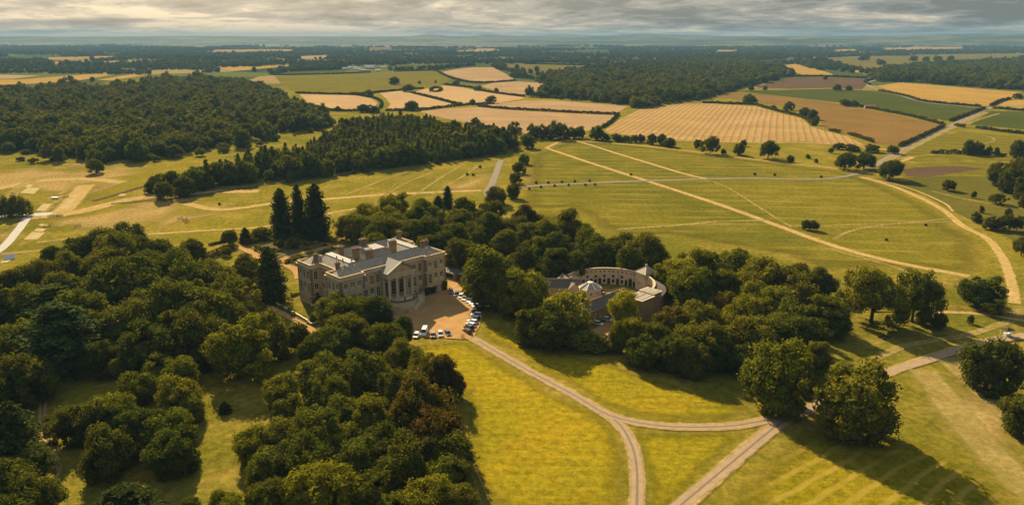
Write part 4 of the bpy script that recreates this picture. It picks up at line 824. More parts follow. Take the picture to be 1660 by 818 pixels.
def scatter(name, pts, scl, coll, label, cat='wood'):
    """pts (n,3); scl (n,3); one object of instanced crowns"""
    rng = np.random.default_rng(3); n = len(pts)
    me = bpy.data.meshes.new(name); me.vertices.add(n); me.vertices.foreach_set('co', np.asarray(pts, np.float32).ravel())
    a = me.attributes.new('sc', 'FLOAT_VECTOR', 'POINT'); a.data.foreach_set('vector', np.asarray(scl, np.float32).ravel())
    a = me.attributes.new('rot', 'FLOAT_VECTOR', 'POINT'); r3 = np.zeros((n, 3), np.float32); r3[:, 2] = rng.uniform(0, 6.28, n); a.data.foreach_set('vector', r3.ravel())
    a = me.attributes.new('pick', 'INT', 'POINT'); a.data.foreach_set('value', rng.integers(0, len(coll.objects), n).astype(np.int32))
    o = link(bpy.data.objects.new(name, me))
    ng = bpy.data.node_groups.new(name, 'GeometryNodeTree'); ng.interface.new_socket('Geometry', in_out='INPUT', socket_type='NodeSocketGeometry'); ng.interface.new_socket('Geometry', in_out='OUTPUT', socket_type='NodeSocketGeometry')
    N_ = ng.nodes; L_ = ng.links
    gi, go = N_.new('NodeGroupInput'), N_.new('NodeGroupOutput'); ci = N_.new('GeometryNodeCollectionInfo'); ci.inputs[0].default_value = coll; ci.inputs[1].default_value = True; ci.inputs[2].default_value = True
    ip = N_.new('GeometryNodeInstanceOnPoints'); ip.inputs['Pick Instance'].default_value = True
    def na(nm_, ty):
        q = N_.new('GeometryNodeInputNamedAttribute'); q.data_type = ty; q.inputs[0].default_value = nm_; return q.outputs[0]
    L_.new(gi.outputs[0], ip.inputs['Points']); L_.new(ci.outputs[0], ip.inputs['Instance']); L_.new(na('pick', 'INT'), ip.inputs['Instance Index'])
    L_.new(na('rot', 'FLOAT_VECTOR'), ip.inputs['Rotation']); L_.new(na('sc', 'FLOAT_VECTOR'), ip.inputs['Scale']); L_.new(ip.outputs[0], go.inputs[0])
    md = o.modifiers.new('scatter', 'NODES'); md.node_group = ng
    return tag(o, label, cat, kind='stuff')
def inside(poly, X, Y):
    r = np.zeros(len(X), bool); n = len(poly)
    for i in range(n):
        a, b = poly[i], poly[(i + 1) % n]
        c_ = (a[1] > Y) != (b[1] > Y)
        if a[1] == b[1]: continue
        r ^= c_ & (X < (b[0] - a[0]) * (Y - a[1]) / (b[1] - a[1]) + a[0])
    return r
def wood_points(polypx, spacing, seed, holes=()):
    rng = np.random.default_rng(seed); P = [at(*p)[:2] for p in polypx]; A = np.array(P)
    x0, y0 = A.min(0); x1, y1 = A.max(0)
    gx, gy = np.meshgrid(np.arange(x0, x1, spacing), np.arange(y0, y1, spacing * 0.87)); gx = gx + (np.arange(gx.shape[0]) % 2)[:, None] * spacing / 2
    X = gx.ravel() + rng.uniform(-.36, .36, gx.size) * spacing; Y = gy.ravel() + rng.uniform(-.36, .36, gx.size) * spacing
    m = inside(P, X, Y)
    for h_ in holes: m &= ~inside([at(*p)[:2] for p in h_], X, Y)
    m &= rng.uniform(size=len(m)) > 0.07
    X, Y = X[m], Y[m]; return np.stack([X, Y, hgt(X, Y)], 1), rng
WOODS = [('broadleaf_wood', [(-160, 262), (-20, 250), (25, 243), (60, 262), (150, 267), (250, 261), (350, 248), (430, 231), (500, 213), (536, 204), (540, 196), (510, 190), (492, 180), (470, 166), (440, 151), (400, 137), (330, 131), (240, 137), (210, 149), (110, 147), (0, 154), (-160, 156)], 14.5, C_BROAD, 'large broadleaf wood on the left behind the showground', [[(115, 158), (140, 152), (165, 160), (150, 166)]]),
         ('plantation', [(300, 312), (400, 299), (490, 289), (582, 279), (682, 266), (779, 254), (838, 243), (837, 229), (780, 218), (721, 213), (660, 207), (625, 203), (575, 208), (552, 222), (510, 247), (451, 263), (400, 279), (359, 290), (309, 297), (285, 304)], 8.2, C_PINE, 'mixed conifer plantation in the middle distance behind the house', []),
         ('dark_wood', [(853, 158), (900, 160), (1016, 170), (1035, 176), (1110, 166), (1150, 158), (1186, 147), (1271, 126), (1268, 110), (1180, 101), (1100, 106), (990, 117), (900, 124), (870, 131), (893, 140), (880, 150)], 14.5, C_BROAD, 'dark wood beyond the stubble fields right of centre', []),
         ('ridge_wood', [(1413, 125), (1429, 133), (1477, 133), (1570, 141), (1700, 150), (1740, 108), (1640, 100), (1579, 103), (1511, 105), (1442, 112)], 14.5, C_BROAD, 'wood on the ridge at the upper right', [])]
for nm, poly, sp, coll, lab, holes in WOODS:
    P, rng = wood_points(poly, sp, len(nm), holes)
    Q = [np.array(at(*p)[:2]) for p in poly]; dmin = np.full(len(P), 1e9)
    for a_, b2 in zip(Q, Q[1:] + Q[:1]):
        ab = b2 - a_; tt = np.clip(((P[:, :2] - a_) @ ab) / (ab @ ab), 0, 1); dmin = np.minimum(dmin, np.linalg.norm(P[:, :2] - a_ - tt[:, None] * ab, axis=1))
    P = P[(dmin > sp * 1.3) | (rng.uniform(size=len(P)) > 0.35)]
    # scrub and outliers along the margin
    ex = []
    for a_, b2 in zip(Q, Q[1:] + Q[:1]):
        n_ = int(np.linalg.norm(b2 - a_) / 16)
        if n_: ex.append(a_ + (b2 - a_) * rng.uniform(size=(n_, 1)) + rng.normal(size=(n_, 2)) * 5)
    ex = np.concatenate(ex); nb = len(P); P = np.concatenate([P, np.concatenate([ex, hgt(ex[:, 0], ex[:, 1])[:, None]], 1)])
    s = 1.12 * rng.uniform(0.6, 1.3, len(P)) ** 1.2 * (1.0 + 0.22 * np.sin(P[:, 0] / 23.0) * np.cos(P[:, 1] / 31.0 + P[:, 0] / 60.0)); s[nb:] *= rng.uniform(0.3, 0.75, len(P) - nb); sc = np.stack([s, s, (0.35 * (np.arange(len(P)) < nb) + 0.65 * s) * rng.uniform(0.78, 1.22, len(P))], 1)
    if nm == 'broadleaf_wood' or nm == 'plantation':
        # the trees of the front edge are single things
        o = np.argsort(P[:, 1] - 0.35 * np.abs(P[:, 0]) * 0); vv = np.array([px(p)[1] for p in P]); uq = np.array([px(p)[0] for p in P])
        take = []
        for b in range(0, 850, 26):
            k = np.where((np.arange(len(P)) < nb) & (uq >= b) & (uq < b + 26) & (uq > 0))[0]
            if len(k): take.append(k[np.argmax(vv[k])])
        keep = np.ones(len(P), bool); keep[take] = False
        ordn = sorted(take, key=lambda i: uq[i])
        for j, i in enumerate(ordn):
            place_tree(tuple(P[i]), 13 * s[i], 14 * sc[i, 2], 'mid', (0.85, 0.95, 1.0), 'front edge tree, %s from left, of the %s' % (ORD[j] if j < 18 else ORD[min(17, len(ordn) - 1 - j)].replace('first', 'last') + ' counted back', 'left hand wood' if nm == 'broadleaf_wood' else 'plantation behind the house'), None, 'woodland_tree', 'tree', 'front edge of the ' + nm.replace('_', ' '), uq[i])
        P, sc = P[keep], sc[keep]
    scatter(nm, P, sc, coll, lab)
# dark rounded clump at the left end of the plantation
for u_, vt_, w_ in ((256, 282, 30), (280, 276, 34), (265, 292, 34), (300, 284, 36), (245, 292, 22), (320, 270, 30)):
    tree(u_, vt_, w_, 'mid', k=0.95, tint=DARK, grove='clump at plantation left end')
label_groves()
# far countryside: hedgerow trees and woods out to the horizon, one mass
rng = np.random.default_rng(77); pts = []; scs = []
flds = []
# nearer belt 1.6-3.5 km : hedgerow lines
def vline(p, q, sp):
    a, b = np.array(at(*p)[:2]), np.array(at(*q)[:2]); n = max(2, int(np.linalg.norm(b - a) / sp)); s = np.linspace(0, 1, n)[:, None]; return a + (b - a) * s + rng.normal(size=(n, 2)) * 3
for p, q, sp in (((330, 118), (440, 112), 9), ((440, 118), (560, 112), 10), ((0, 118), (330, 112), 7), ((0, 112), (340, 109), 8), ((340, 105), (830, 100), 8), ((690, 106), (1000, 99), 8), ((600, 116), (720, 113), 9), ((700, 112), (770, 107), 8), ((820, 125), (880, 130), 8), ((800, 110), (850, 122), 9), ((850, 108), (985, 110), 12), ((960, 112), (1100, 101), 8), ((1060, 100), (1340, 92), 7), ((1340, 93), (1440, 89), 9), ((1440, 89), (1660, 85), 8), ((1270, 102), (1340, 98), 9), ((1320, 103), (1410, 116), 9), ((0, 128), (110, 131), 12), ((120, 124), (240, 117), 14), ((1170, 150), (1190, 146), 9), ((440, 122), (480, 110), 12)):
    L = vline(p, q, sp); pts.append(L); scs.append(rng.uniform(0.5, 1.1, len(L)))
# patchwork of hedges beyond
for k in range(780):
    d = 2300 * (11500 / 2300) ** (rng.uniform() ** 0.85); x = rng.uniform(-0.95, 0.95) * d; L = rng.uniform(120, 480) * (d / 4000) ** 0.5; a = rng.choice([0.15, 0.15, 1.7, -0.5, 0.6]) + rng.normal() * 0.15
    n = int(L / (10 + d / 900)); s = np.linspace(-.5, .5, max(2, n))[:, None] * L; P = np.array([x, d]) + s * np.array([math.cos(a), math.sin(a)]) + rng.normal(size=(max(2, n), 2)) * 4
    pts.append(P); scs.append(rng.uniform(0.5, 1.05, len(P)) * (1 + d / 14000))
for k in range(170):
    d = 2600 * (11000 / 2600) ** (rng.uniform() ** 0.8); x = rng.uniform(-0.95, 0.95) * d; n = int(rng.uniform(15, 110)); sx, sy = rng.uniform(60, 260) * (d / 4000) ** 0.6, rng.uniform(30, 110) * (d / 4000) ** 0.6
    P = np.array([x, d]) + rng.normal(size=(n, 2)) * np.array([sx, sy]); pts.append(P); scs.append(rng.uniform(0.7, 1.25, n) * (1 + d / 12000))
P = np.concatenate(pts); s = np.concatenate(scs)
okm = (P[:, 1] > 1300)
vv = np.array([px((p[0], p[1], 0))[:2] for p in P])
FPOLY = [[(712, 117), (766, 109), (798, 109), (836, 131), (773, 134)], [(445, 125), (649, 117), (704, 116), (732, 129), (718, 138), (480, 151)], [(1336, 95), (1440, 91), (1665, 87), (1634, 98), (1492, 101), (1440, 112), (1400, 112)], [(346, 108), (500, 105.5), (376, 116)], [(-80, 131), (171, 118), (181, 121), (34, 137), (-80, 140)], [(817, 106), (906, 106), (978, 108), (858, 121.5)], [(1264, 106), (1290, 103), (1353, 122), (1304, 122)], [(978, 99.5), (1063, 102.7), (1000, 107)], [(157, 130), (236, 118), (238, 122), (222, 137), (164, 134)]]
FPOLY += [[(70, 94), (188, 91), (190, 94), (80, 97)], [(75, 101), (145, 99), (150, 102), (90, 104)], [(160, 100), (268, 97), (268, 100), (165, 103)], [(344, 82), (480, 80), (470, 84), (350, 85)], [(480, 92), (530, 90), (528, 95), (490, 96)], [(595, 79), (632, 77), (640, 80), (600, 82)], [(735, 83), (800, 80), (820, 83), (745, 87)], [(590, 111), (640, 107), (760, 104), (830, 103), (700, 108)], [(1010, 73), (1060, 72), (1062, 75), (1015, 76)], [(930, 83), (990, 81), (985, 85), (940, 87)], [(1320, 70), (1400, 68), (1402, 70), (1330, 72)], [(1430, 79), (1560, 76), (1562, 79), (1440, 83)], [(1560, 71), (1640, 69), (1640, 72), (1565, 74)], [(1160, 82), (1195, 81), (1196, 83.5), (1162, 84.5)], [(1350, 82), (1385, 80), (1388, 82.5), (1352, 84.5)], [(555, 110), (625, 106), (630, 118), (555, 120)]]
FPOLY += [[(x_, y_ + 2.2) for x_, y_ in q_] for q_ in FPOLY]
for fp in FPOLY: okm &= ~inside(fp, vv[:, 0], vv[:, 1] )
P, s = P[okm], s[okm]
scatter('far_woodland', np.concatenate([P, hgt(P[:, 0], P[:, 1])[:, None]], 1), np.stack([s, s, s * 0.9], 1), C_FAR, 'far hedgerow trees and woods fading into the blue distance')
# ================================================================== BUILDINGS
M_STONE = plain('pale_sandstone', (0.56, 0.42, 0.235), (0.46, 0.34, 0.185), 0.45, 0.9, 0.15, 0.25, 0.05, stain=((0.27, 0.20, 0.115), 0.22))
M_TRIM = plain('cut_stone_trim', (0.64, 0.51, 0.32), (0.55, 0.43, 0.26), 0.8, 0.85, 0.2)
M_QUOIN = plain('quoin_stone', (0.25, 0.165, 0.095), (0.20, 0.13, 0.075), 0.9, 0.9, 0.15)
def slate(name, a, b, sc=0.9):
    t = NT(name); st = t.noise(0.9, 5, 0.65, 0.3, t.mapping(sc=(1.6, 1.6, 0.35)))
    c = t.mix(t.mapr(st, 0.3, 0.7), a, b); c = t.mix(t.mapr(t.noise(0.35, 5, 0.6), 0.55, 0.8), c, (0.15, 0.125, 0.085))
    br = t.n('ShaderNodeTexBrick'); t.set(br.inputs['Scale'], 1.0); br.inputs['Brick Width'].default_value = 0.5; br.inputs['Row Height'].default_value = 0.32; br.inputs['Mortar Size'].default_value = 0.03
    br.inputs['Color1'].default_value = (1, 1, 1, 1); br.inputs['Color2'].default_value = (0.84, 0.84, 0.84, 1); br.inputs['Mortar'].default_value = (0.68, 0.68, 0.68, 1)
    sx = t.n('ShaderNodeSeparateXYZ'); t.set(sx.inputs[0], t.co()); cx = t.n('ShaderNodeCombineXYZ'); t.set(cx.inputs[0], t.math('ADD', sx.outputs[0], sx.outputs[1])); t.set(cx.inputs[1], t.math('MULTIPLY', sx.outputs[2], 1.5)); t.set(br.inputs['Vector'], cx.outputs[0])
    c = t.mix(0.8, c, br.outputs['Color'], 'MULTIPLY')
    return t.done(t.bsdf(c, 0.75, 0.25, br.outputs['Fac'], 0.3, 0.03))
M_SLATE = slate('roof_slate', (0.46, 0.39, 0.30), (0.31, 0.26, 0.195))
M_SLATE2 = slate('dark_roof_slate', (0.17, 0.145, 0.115), (0.125, 0.105, 0.085))
M_LEAD = plain('roof_lead', (0.27, 0.245, 0.205), (0.21, 0.19, 0.16), 0.7, 0.7, 0.3, 0.1, 0.02, stain=((0.22, 0.20, 0.17), 0.4))
M_PANE = plain('window_glass', (0.018, 0.020, 0.022), None, 1, 0.12, 0.6, 0.0)
M_SASH = plain('white_sash_paint', (0.62, 0.56, 0.46), None, 1, 0.5, 0.4, 0.0)
M_BLIND = plain('window_blind', (0.55, 0.49, 0.39), None, 1, 0.8, 0.2, 0.0)
M_DOORG = plain('dark_green_door', (0.03, 0.04, 0.028), (0.04, 0.05, 0.03), 2, 0.6)
M_POT = plain('chimney_pot', (0.33, 0.16, 0.085), (0.25, 0.13, 0.07), 3, 0.9)
M_CHIM = plain('sooty_chimney_stone', (0.26, 0.19, 0.115), (0.17, 0.125, 0.075), 0.7, 0.95, 0.1)
t = NT('old_red_brick'); br = t.n('ShaderNodeTexBrick'); br.inputs['Color1'].default_value = (0.40, 0.225, 0.12, 1); br.inputs['Color2'].default_value = (0.29, 0.165, 0.09, 1); br.inputs['Mortar'].default_value = (0.24, 0.18, 0.13, 1)
br.inputs['Scale'].default_value = 1.0; br.inputs['Brick Width'].default_value = 0.45; br.inputs['Row Height'].default_value = 0.15; br.inputs['Mortar Size'].default_value = 0.014
sx = t.n('ShaderNodeSeparateXYZ'); t.set(sx.inputs[0], t.co()); cx = t.n('ShaderNodeCombineXYZ'); t.set(cx.inputs[0], t.math('ADD', sx.outputs[0], sx.outputs[1])); t.set(cx.inputs[1], sx.outputs[2]); t.set(br.inputs['Vector'], cx.outputs[0])
M_BRICK = t.done(t.bsdf(t.mix(t.mapr(t.noise(0.4, 5), 0.4, 0.75), br.outputs['Color'], (0.26, 0.17, 0.095)), 0.9, 0.15, br.outputs['Fac'], 0.3, 0.02))
M_RENDER = plain('weathered_pale_render', (0.60, 0.48, 0.32), (0.51, 0.40, 0.26), 0.4, 0.9, 0.15, 0.2, 0.03, stain=((0.28, 0.215, 0.14), 0.35))

def wall_holes(b, P0, P1, z0, z1, holes, depth=0.28, arch=()):
    """flat wall from P0 to P1 (outside on the right hand), with real openings (s0,s1,za,zb)"""
    P0, P1 = Vector(P0), Vector(P1); L = (P1 - P0).length; d = (P1 - P0) / L; n = Vector((d.y, -d.x))
    def pt(s, z, dd=0.0): q = P0 + d * s - n * dd; return (q.x, q.y, z)
    xs = sorted({0.0, L, *[h[0] for h in holes], *[h[1] for h in holes]}); zs = sorted({z0, z1, *[h[2] for h in holes], *[h[3] for h in holes]})
    for i in range(len(xs) - 1):
        for j in range(len(zs) - 1):
            cx_, cz_ = (xs[i] + xs[i + 1]) / 2, (zs[j] + zs[j + 1]) / 2
            if any(h[0] < cx_ < h[1] and h[2] < cz_ < h[3] for h in holes): continue
            b.add([pt(xs[i], zs[j]), pt(xs[i + 1], zs[j]), pt(xs[i + 1], zs[j + 1]), pt(xs[i], zs[j + 1])], [(0, 1, 2, 3)])
    for h in holes:
        a, c_, e_, f_ = h
        for (s0, za), (s1, zb) in (((a, e_), (a, f_)), ((a, f_), (c_, f_)), ((c_, f_), (c_, e_)), ((c_, e_), (a, e_))):
            b.add([pt(s0, za), pt(s1, zb), pt(s1, zb, depth), pt(s0, za, depth)], [(0, 1, 2, 3)])
        if h in arch:
            r = (c_ - a) / 2; m = (a + c_) / 2; zc = f_ - r
            for sg in (-1, 1):
                pts = [(m + sg * r, f_)] + [(m + sg * r * math.cos(q), zc + r * math.sin(q)) for q in np.linspace(0, math.pi / 2, 7)]
                b.add([pt(s, z, 0.05) for s, z in pts], [tuple(range(len(pts)))])
    return d, n
WIN_MESH = {}
def window_meshes(w, h, bars=(2, 3)):
    """frame (surround + sash bars), pane, sill; local x along wall, y = inward, z up from sill"""
    k = (round(w, 2), round(h, 2))
    if k in WIN_MESH: return WIN_MESH[k]
    f = MB(); e = 0.16
    f.box(-w / 2 - e, -w / 2, -0.06, 0.10, 0, h + e); f.box(w / 2, w / 2 + e, -0.06, 0.10, 0, h + e); f.box(-w / 2, w / 2, -0.06, 0.10, h, h + e)
    s = MB(); t_ = 0.05
    for a in (-w / 2 + t_, 0, w / 2 - t_): s.box(a - t_, a + t_, 0.12, 0.20, 0, h)
    for q in range(bars[1] + 1): z = h * q / bars[1]; s.box(-w / 2, w / 2, 0.11, 0.19, max(0, z - t_), min(h, z + t_))
    p = MB(); p.box(-w / 2, w / 2, 0.20, 0.26, 0, h)
    q = MB(); q.box(-w / 2 - 0.22, w / 2 + 0.22, -0.14, 0.16, -0.16, 0.0)
    bl = MB(); bl.box(-w / 2 + 0.06, w / 2 - 0.06, 0.165, 0.185, 0.05, h * 0.48)
    WIN_MESH[k] = (f.mesh('window', M_TRIM), s.mesh('sash', M_SASH), p.mesh('pane', M_PANE), q.mesh('sill', M_TRIM), bl.mesh('blind', M_BLIND)); return WIN_MESH[k]
WR = random.Random(3)
def window(parent, pos, ang, w, h, blind=0.0, sill=True):
    f, s, p, q, bl = window_meshes(w, h)
    o = link(bpy.data.objects.new('window', f), parent); o.location = pos; o.rotation_euler = (0, 0, ang)
    link(bpy.data.objects.new('sash', s), o); link(bpy.data.objects.new('pane', p), o)
    if sill: link(bpy.data.objects.new('sill', q), o)
    if WR.random() < blind: link(bpy.data.objects.new('blind', bl), o)
    return o

# ---------------------------------------------------------------- the country house
HX, HY = 51.6, 32.9
HOUSE = empty('country_house', (-65.47, 264.06, 0), R(44.3), 'large classical stone mansion with portico and slate roofs above the forecourt', 'house')
PVX, PVY, RF, RS = 10.8, 10.4, 1.8, 4.6
OUT = [(0, 0), (PVX, 0), (PVX, RF), (HX - PVX, RF), (HX - PVX, 0), (HX, 0), (HX, PVY), (HX - RS, PVY), (HX - RS, HY - PVY), (HX, HY - PVY), (HX, HY), (HX - PVX, HY), (HX - PVX, HY - RF), (PVX, HY - RF), (PVX, HY), (0, HY), (0, HY - PVY), (RS, HY - PVY), (RS, PVY), (0, PVY)]
ZC = 16.0                                       # cornice
PX0, PX1 = HX / 2 - 6.5, HX / 2 + 6.5           # portico
for i in range(len(OUT)):
    P0, P1 = Vector(OUT[i]), Vector(OUT[(i + 1) % len(OUT)]); L = (P1 - P0).length; ang = math.atan2(P1.y - P0.y, P1.x - P0.x); d = (P1 - P0) / L
    holes = []; wins = []; arch = []
    if L < 2.5: cs = []
    elif L < 6: cs = [L / 2]
    elif L < 11: cs = [L * f for f in (0.22, 0.5, 0.78)]
    elif L < 14: cs = [L * f for f in (0.15, 0.5, 0.85)]
    else: cs = [1.6, 4.5, 7.4] + ([] if i == 2 else [L / 2 - 4.2, L / 2, L / 2 + 4.2]) + [L - 7.4, L - 4.5, L - 1.6]
    for c_ in cs:
        for w, za, h in ((1.4, 1.1, 1.9), (1.65, 4.9, 4.0), (1.65, 10.9, 3.3)):
            holes.append((c_ - w / 2, c_ + w / 2, za, za + h)); wins.append((c_, w, za, h))
    if i == 2:
        for c_ in (L / 2 - 3.9, L / 2, L / 2 + 3.9):
            hh = (c_ - 1.15, c_ + 1.15, 4.0, 9.6); holes.append(hh); arch.append(hh)
            holes.append((c_ - 0.7, c_ + 0.7, 11.0, 12.3)); wins.append((c_, 1.4, 11.0, 1.3))
    b = MB(); wall_holes(b, P0, P1, 0, ZC, holes, 0.3, arch)
    n = Vector((d.y, -d.x))
    wobj = b.obj('wall', M_STONE, HOUSE)
    for c_, w, za, h in wins:
        q = P0 + d * c_; window(HOUSE, (q.x, q.y, za), ang, w, h, 0.6 if za > 4 else 0.1)
    for hh in arch:
        q = P0 + d * ((hh[0] + hh[1]) / 2); db = MB()
        db.box(-1.2, 1.2, 0.28, 0.36, 0, 5.6); o = db.obj('door', M_PANE, HOUSE); o.location = (q.x, q.y, 4.0); o.rotation_euler = (0, 0, ang)
        fb = MB()
        for x_ in (-1.1, 0, 1.1): fb.box(x_ - .05, x_ + .05, 0.2, 0.27, 0, 5.2)
        for z_ in (1.3, 2.6, 3.9): fb.box(-1.1, 1.1, 0.21, 0.265, z_ - .05, z_ + .05)
        link(bpy.data.objects.new('glazing_bars', fb.mesh('glazing_bars', M_SASH)), o)
    # string courses, cornice and parapet, butted at the corners
    tb = MB(); M4 = Matrix.Translation((P0.x, P0.y, 0)) @ Matrix.Rotation(ang, 4, 'Z')
    tb.box(0.003, L - 0.003, -0.14, -0.004, 3.65, 4.0, M4); tb.box(0.003, L - 0.003, -0.14, -0.004, 9.9, 10.3, M4); tb.box(0.003, L - 0.003, -0.10, -0.004, 0, 0.5, M4)
    tb.obj('string_course', M_TRIM, HOUSE)
    cb = MB(); cb.box(-0.25, L + 0.25, -0.30, 0.3, ZC - 0.45, ZC - 0.15, M4); cb.box(-0.5, L + 0.5, -0.55, 0.35, ZC - 0.15 + 0.002 * (i % 3), ZC + 0.12 + 0.003 * (i % 4), M4); cb.obj('cornice', M_TRIM, HOUSE)
    pb = MB(); pb.box(-0.02, L + 0.02, -0.05, 0.32, ZC + 0.13, ZC + 1.0, M4); pb.box(-0.08, L + 0.08, -0.12, 0.40, ZC + 1.0 + 0.002 * (i % 3), ZC + 1.18 + 0.003 * (i % 4), M4); pb.obj('parapet', M_STONE, HOUSE)
    # quoins at convex corners
    Pn = Vector(OUT[(i + 2) % len(OUT)]); cross = (P1 - P0).cross(Pn - P1) if False else (P1.x - P0.x) * (Pn.y - P1.y) - (P1.y - P0.y) * (Pn.x - P1.x)
    if cross > 0:
        qb = MB(); d2 = (Pn - P1).normalized(); n2 = Vector((d2.y, -d2.x))
        for k in range(24):
            la, lb = (0.95, 0.55) if k % 2 else (0.55, 0.95); z0 = 0.55 + k * 0.62
            if z0 + 0.55 > ZC - 0.5: break
            c0 = P1 + n * 0.07 + n2 * 0.07
            pts = [P1 - d * la, P1 - d * la + n * 0.07, c0, P1 + d2 * lb + n2 * 0.07, P1 + d2 * lb, P1 - d * 0.01 + d2 * 0.01]
            qb.prism([(p.x, p.y) for p in pts], z0, z0 + 0.55)
        qb.obj('quoins', M_QUOIN, HOUSE)
def hip(name, x0, x1, y0, y1, zb, zt, mat, flat=0.0, axis=None, parent=HOUSE):
    b = MB(); w = min(x1 - x0, y1 - y0) / 2
    if flat: k = flat; top = [(x0 + k, y0 + k), (x1 - k, y0 + k), (x1 - k, y1 - k), (x0 + k, y1 - k)]
    elif x1 - x0 >= y1 - y0: top = [(x0 + w, y0 + w), (x1 - w, y0 + w)]
    else: top = [(x0 + w, y0 + w), (x0 + w, y1 - w)]
    base = [(x0, y0, zb), (x1, y0, zb), (x1, y1, zb), (x0, y1, zb)]; T = [(x, y, zt) for x, y in top]
    if len(T) == 4: b.add(base + T, [(0, 1, 5, 4), (1, 2, 6, 5), (2, 3, 7, 6), (3, 0, 4, 7)])
    elif x1 - x0 >= y1 - y0: b.add(base + T, [(0, 1, 5, 4), (1, 2, 5), (2, 3, 4, 5), (3, 0, 4)])
    else: b.add(base + T, [(0, 1, 4), (1, 2, 5, 4), (2, 3, 5), (3, 0, 4, 5)])
    o = b.obj(name, mat, parent)
    if len(T) == 4:
        k = MB(); k.box(top[0][0] - .15, top[2][0] + .15, top[0][1] - .15, top[2][1] + .15, zt - 0.05, zt + 0.08)
        n_ = int((top[2][0] - top[0][0]) / 1.0)
        k.obj('lead_flat', M_LEAD, o); rl = MB()
        for i in range(1, n_): x = top[0][0] + i * (top[2][0] - top[0][0]) / n_; rl.box(x - .05, x + .05, top[0][1], top[2][1], zt + .08, zt + .16)
        rl.obj('lead_rolls', M_LEAD, o)
    rb = MB()                                             # lead hips and ridge
    cs_ = list(zip(base, T)) if len(T) == 4 else ([(base[0], T[0]), (base[3], T[0]), (base[1], T[1]), (base[2], T[1]), (T[0], T[1])] if x1 - x0 >= y1 - y0 else [(base[0], T[0]), (base[1], T[0]), (base[2], T[1]), (base[3], T[1]), (T[0], T[1])])
    for p, q in cs_:
        if (Vector(p) - Vector(q)).length > 0.1: rb.tube([p, q], [.14, .14], 5)
    rb.obj('hip_rolls', M_LEAD, o); return o
ZR = ZC + 0.1
g_ = 0.75
# flat gutter deck closing the top
db = MB(); db.prism(OUT, ZC - 0.1, ZC + 0.11); db.obj('gutter_deck', M_LEAD, HOUSE)
hip('roof', PVX - 3.4, HX - PVX + 3.4, RF + g_, 10.6, ZR, 19.7, M_SLATE)                       # front range
hip('roof', PVX - 3.4, HX - PVX + 3.4, HY - 10.6, HY - RF - g_, ZR, 19.7, M_SLATE)             # rear range
hip('roof', RS + g_, 15.4, 4.0, HY - 4.0, ZR + 0.01, 19.6, M_SLATE, flat=3.6)            # left range, lead top
hip('roof', HX - 15.4, HX - RS - g_, 4.0, HY - 4.0, ZR + 0.01, 19.6, M_SLATE, flat=3.6)
for x0, x1 in ((g_, PVX - g_), (HX - PVX + g_, HX - g_)):
    for y0, y1 in ((g_, PVY - g_), (HY - PVY + g_, HY - g_)): hip('roof', x0, x1, y0, y1, ZR + 0.02, 19.7, M_SLATE)
hip('roof', 19.0, HX - 19.0, 10.0, HY - 10.0, ZC + 0.5, 20.9, M_LEAD, flat=3.0)          # hall
def chimney(x, y, wx, wy, zt, pots=3):
    b = MB(); b.box(x - wx / 2, x + wx / 2, y - wy / 2, y + wy / 2, 16.2, zt); b.box(x - wx / 2 - .2, x + wx / 2 + .2, y - wy / 2 - .2, y + wy / 2 + .2, zt - 0.7, zt - 0.35); b.box(x - wx / 2 - .14, x + wx / 2 + .14, y - wy / 2 - .14, y + wy / 2 + .14, zt + 0.002, zt + 0.2)
    o = b.obj('chimney', M_CHIM, HOUSE)
    for k in range(pots):
        p = MB(); xx = x + (k - (pots - 1) / 2) * wx / pots; p.lathe([(0.19, 0), (0.16, 0.5), (0.2, 0.55), (0.2, 0.7)], (xx, y, zt + 0.2), 8); p.obj('chimney_pot', M_POT, o)
for q in ((17.0, 15.2, 2.6, 1.6, 22.4, 4), (21.0, 11.4, 2.8, 1.5, 21.6, 4), (25.0, 22.0, 2.8, 1.7, 23.4, 4), (34.5, 14.0, 2.8, 1.6, 22.4, 4), (4.2, 8.2, 1.5, 1.2, 20.6, 2), (4.0, HY - 8.4, 1.5, 1.2, 20.6, 2), (HX - 6.4, 7.6, 1.3, 1.1, 21.4, 2), (HX - 3.6, 8.6, 1.7, 1.2, 21.0, 3), (HX - 4.6, HY - 6.2, 1.6, 1.2, 21.8, 2), (14.5, 22.5, 2.0, 1.4, 22.0, 3)): chimney(*q)
for x, y, z in ((9.2, 12.6, 19.72), (9.4, 17.5, 19.72), (11.0, 9.0, 19.72)):
    v = MB(); v.lathe([(0.25, 0), (0.25, 0.35), (0.35, 0.36), (0.3, 0.55)], (x, y, z), 8); v.obj('roof_vent', M_CHIM, HOUSE)
sk = MB(); sk.box(27.5, 29.2, 8.6, 8.66, 18.0, 18.4); sk.obj('skylight', M_SASH, HOUSE)
# rooftop clutter between the ranges
for x0, x1, y0, y1, h in ((15.8, 18.4, 11.6, 14.0, 2.2), (16.0, 18.8, 17.6, 21.2, 1.8), (33.4, 36.0, 17.0, 21.0, 2.4), (33.2, 35.2, 10.8, 12.6, 1.6)):
    hip('roof', x0, x1, y0, y1, ZC + 0.3, ZC + 0.3 + h, M_LEAD)
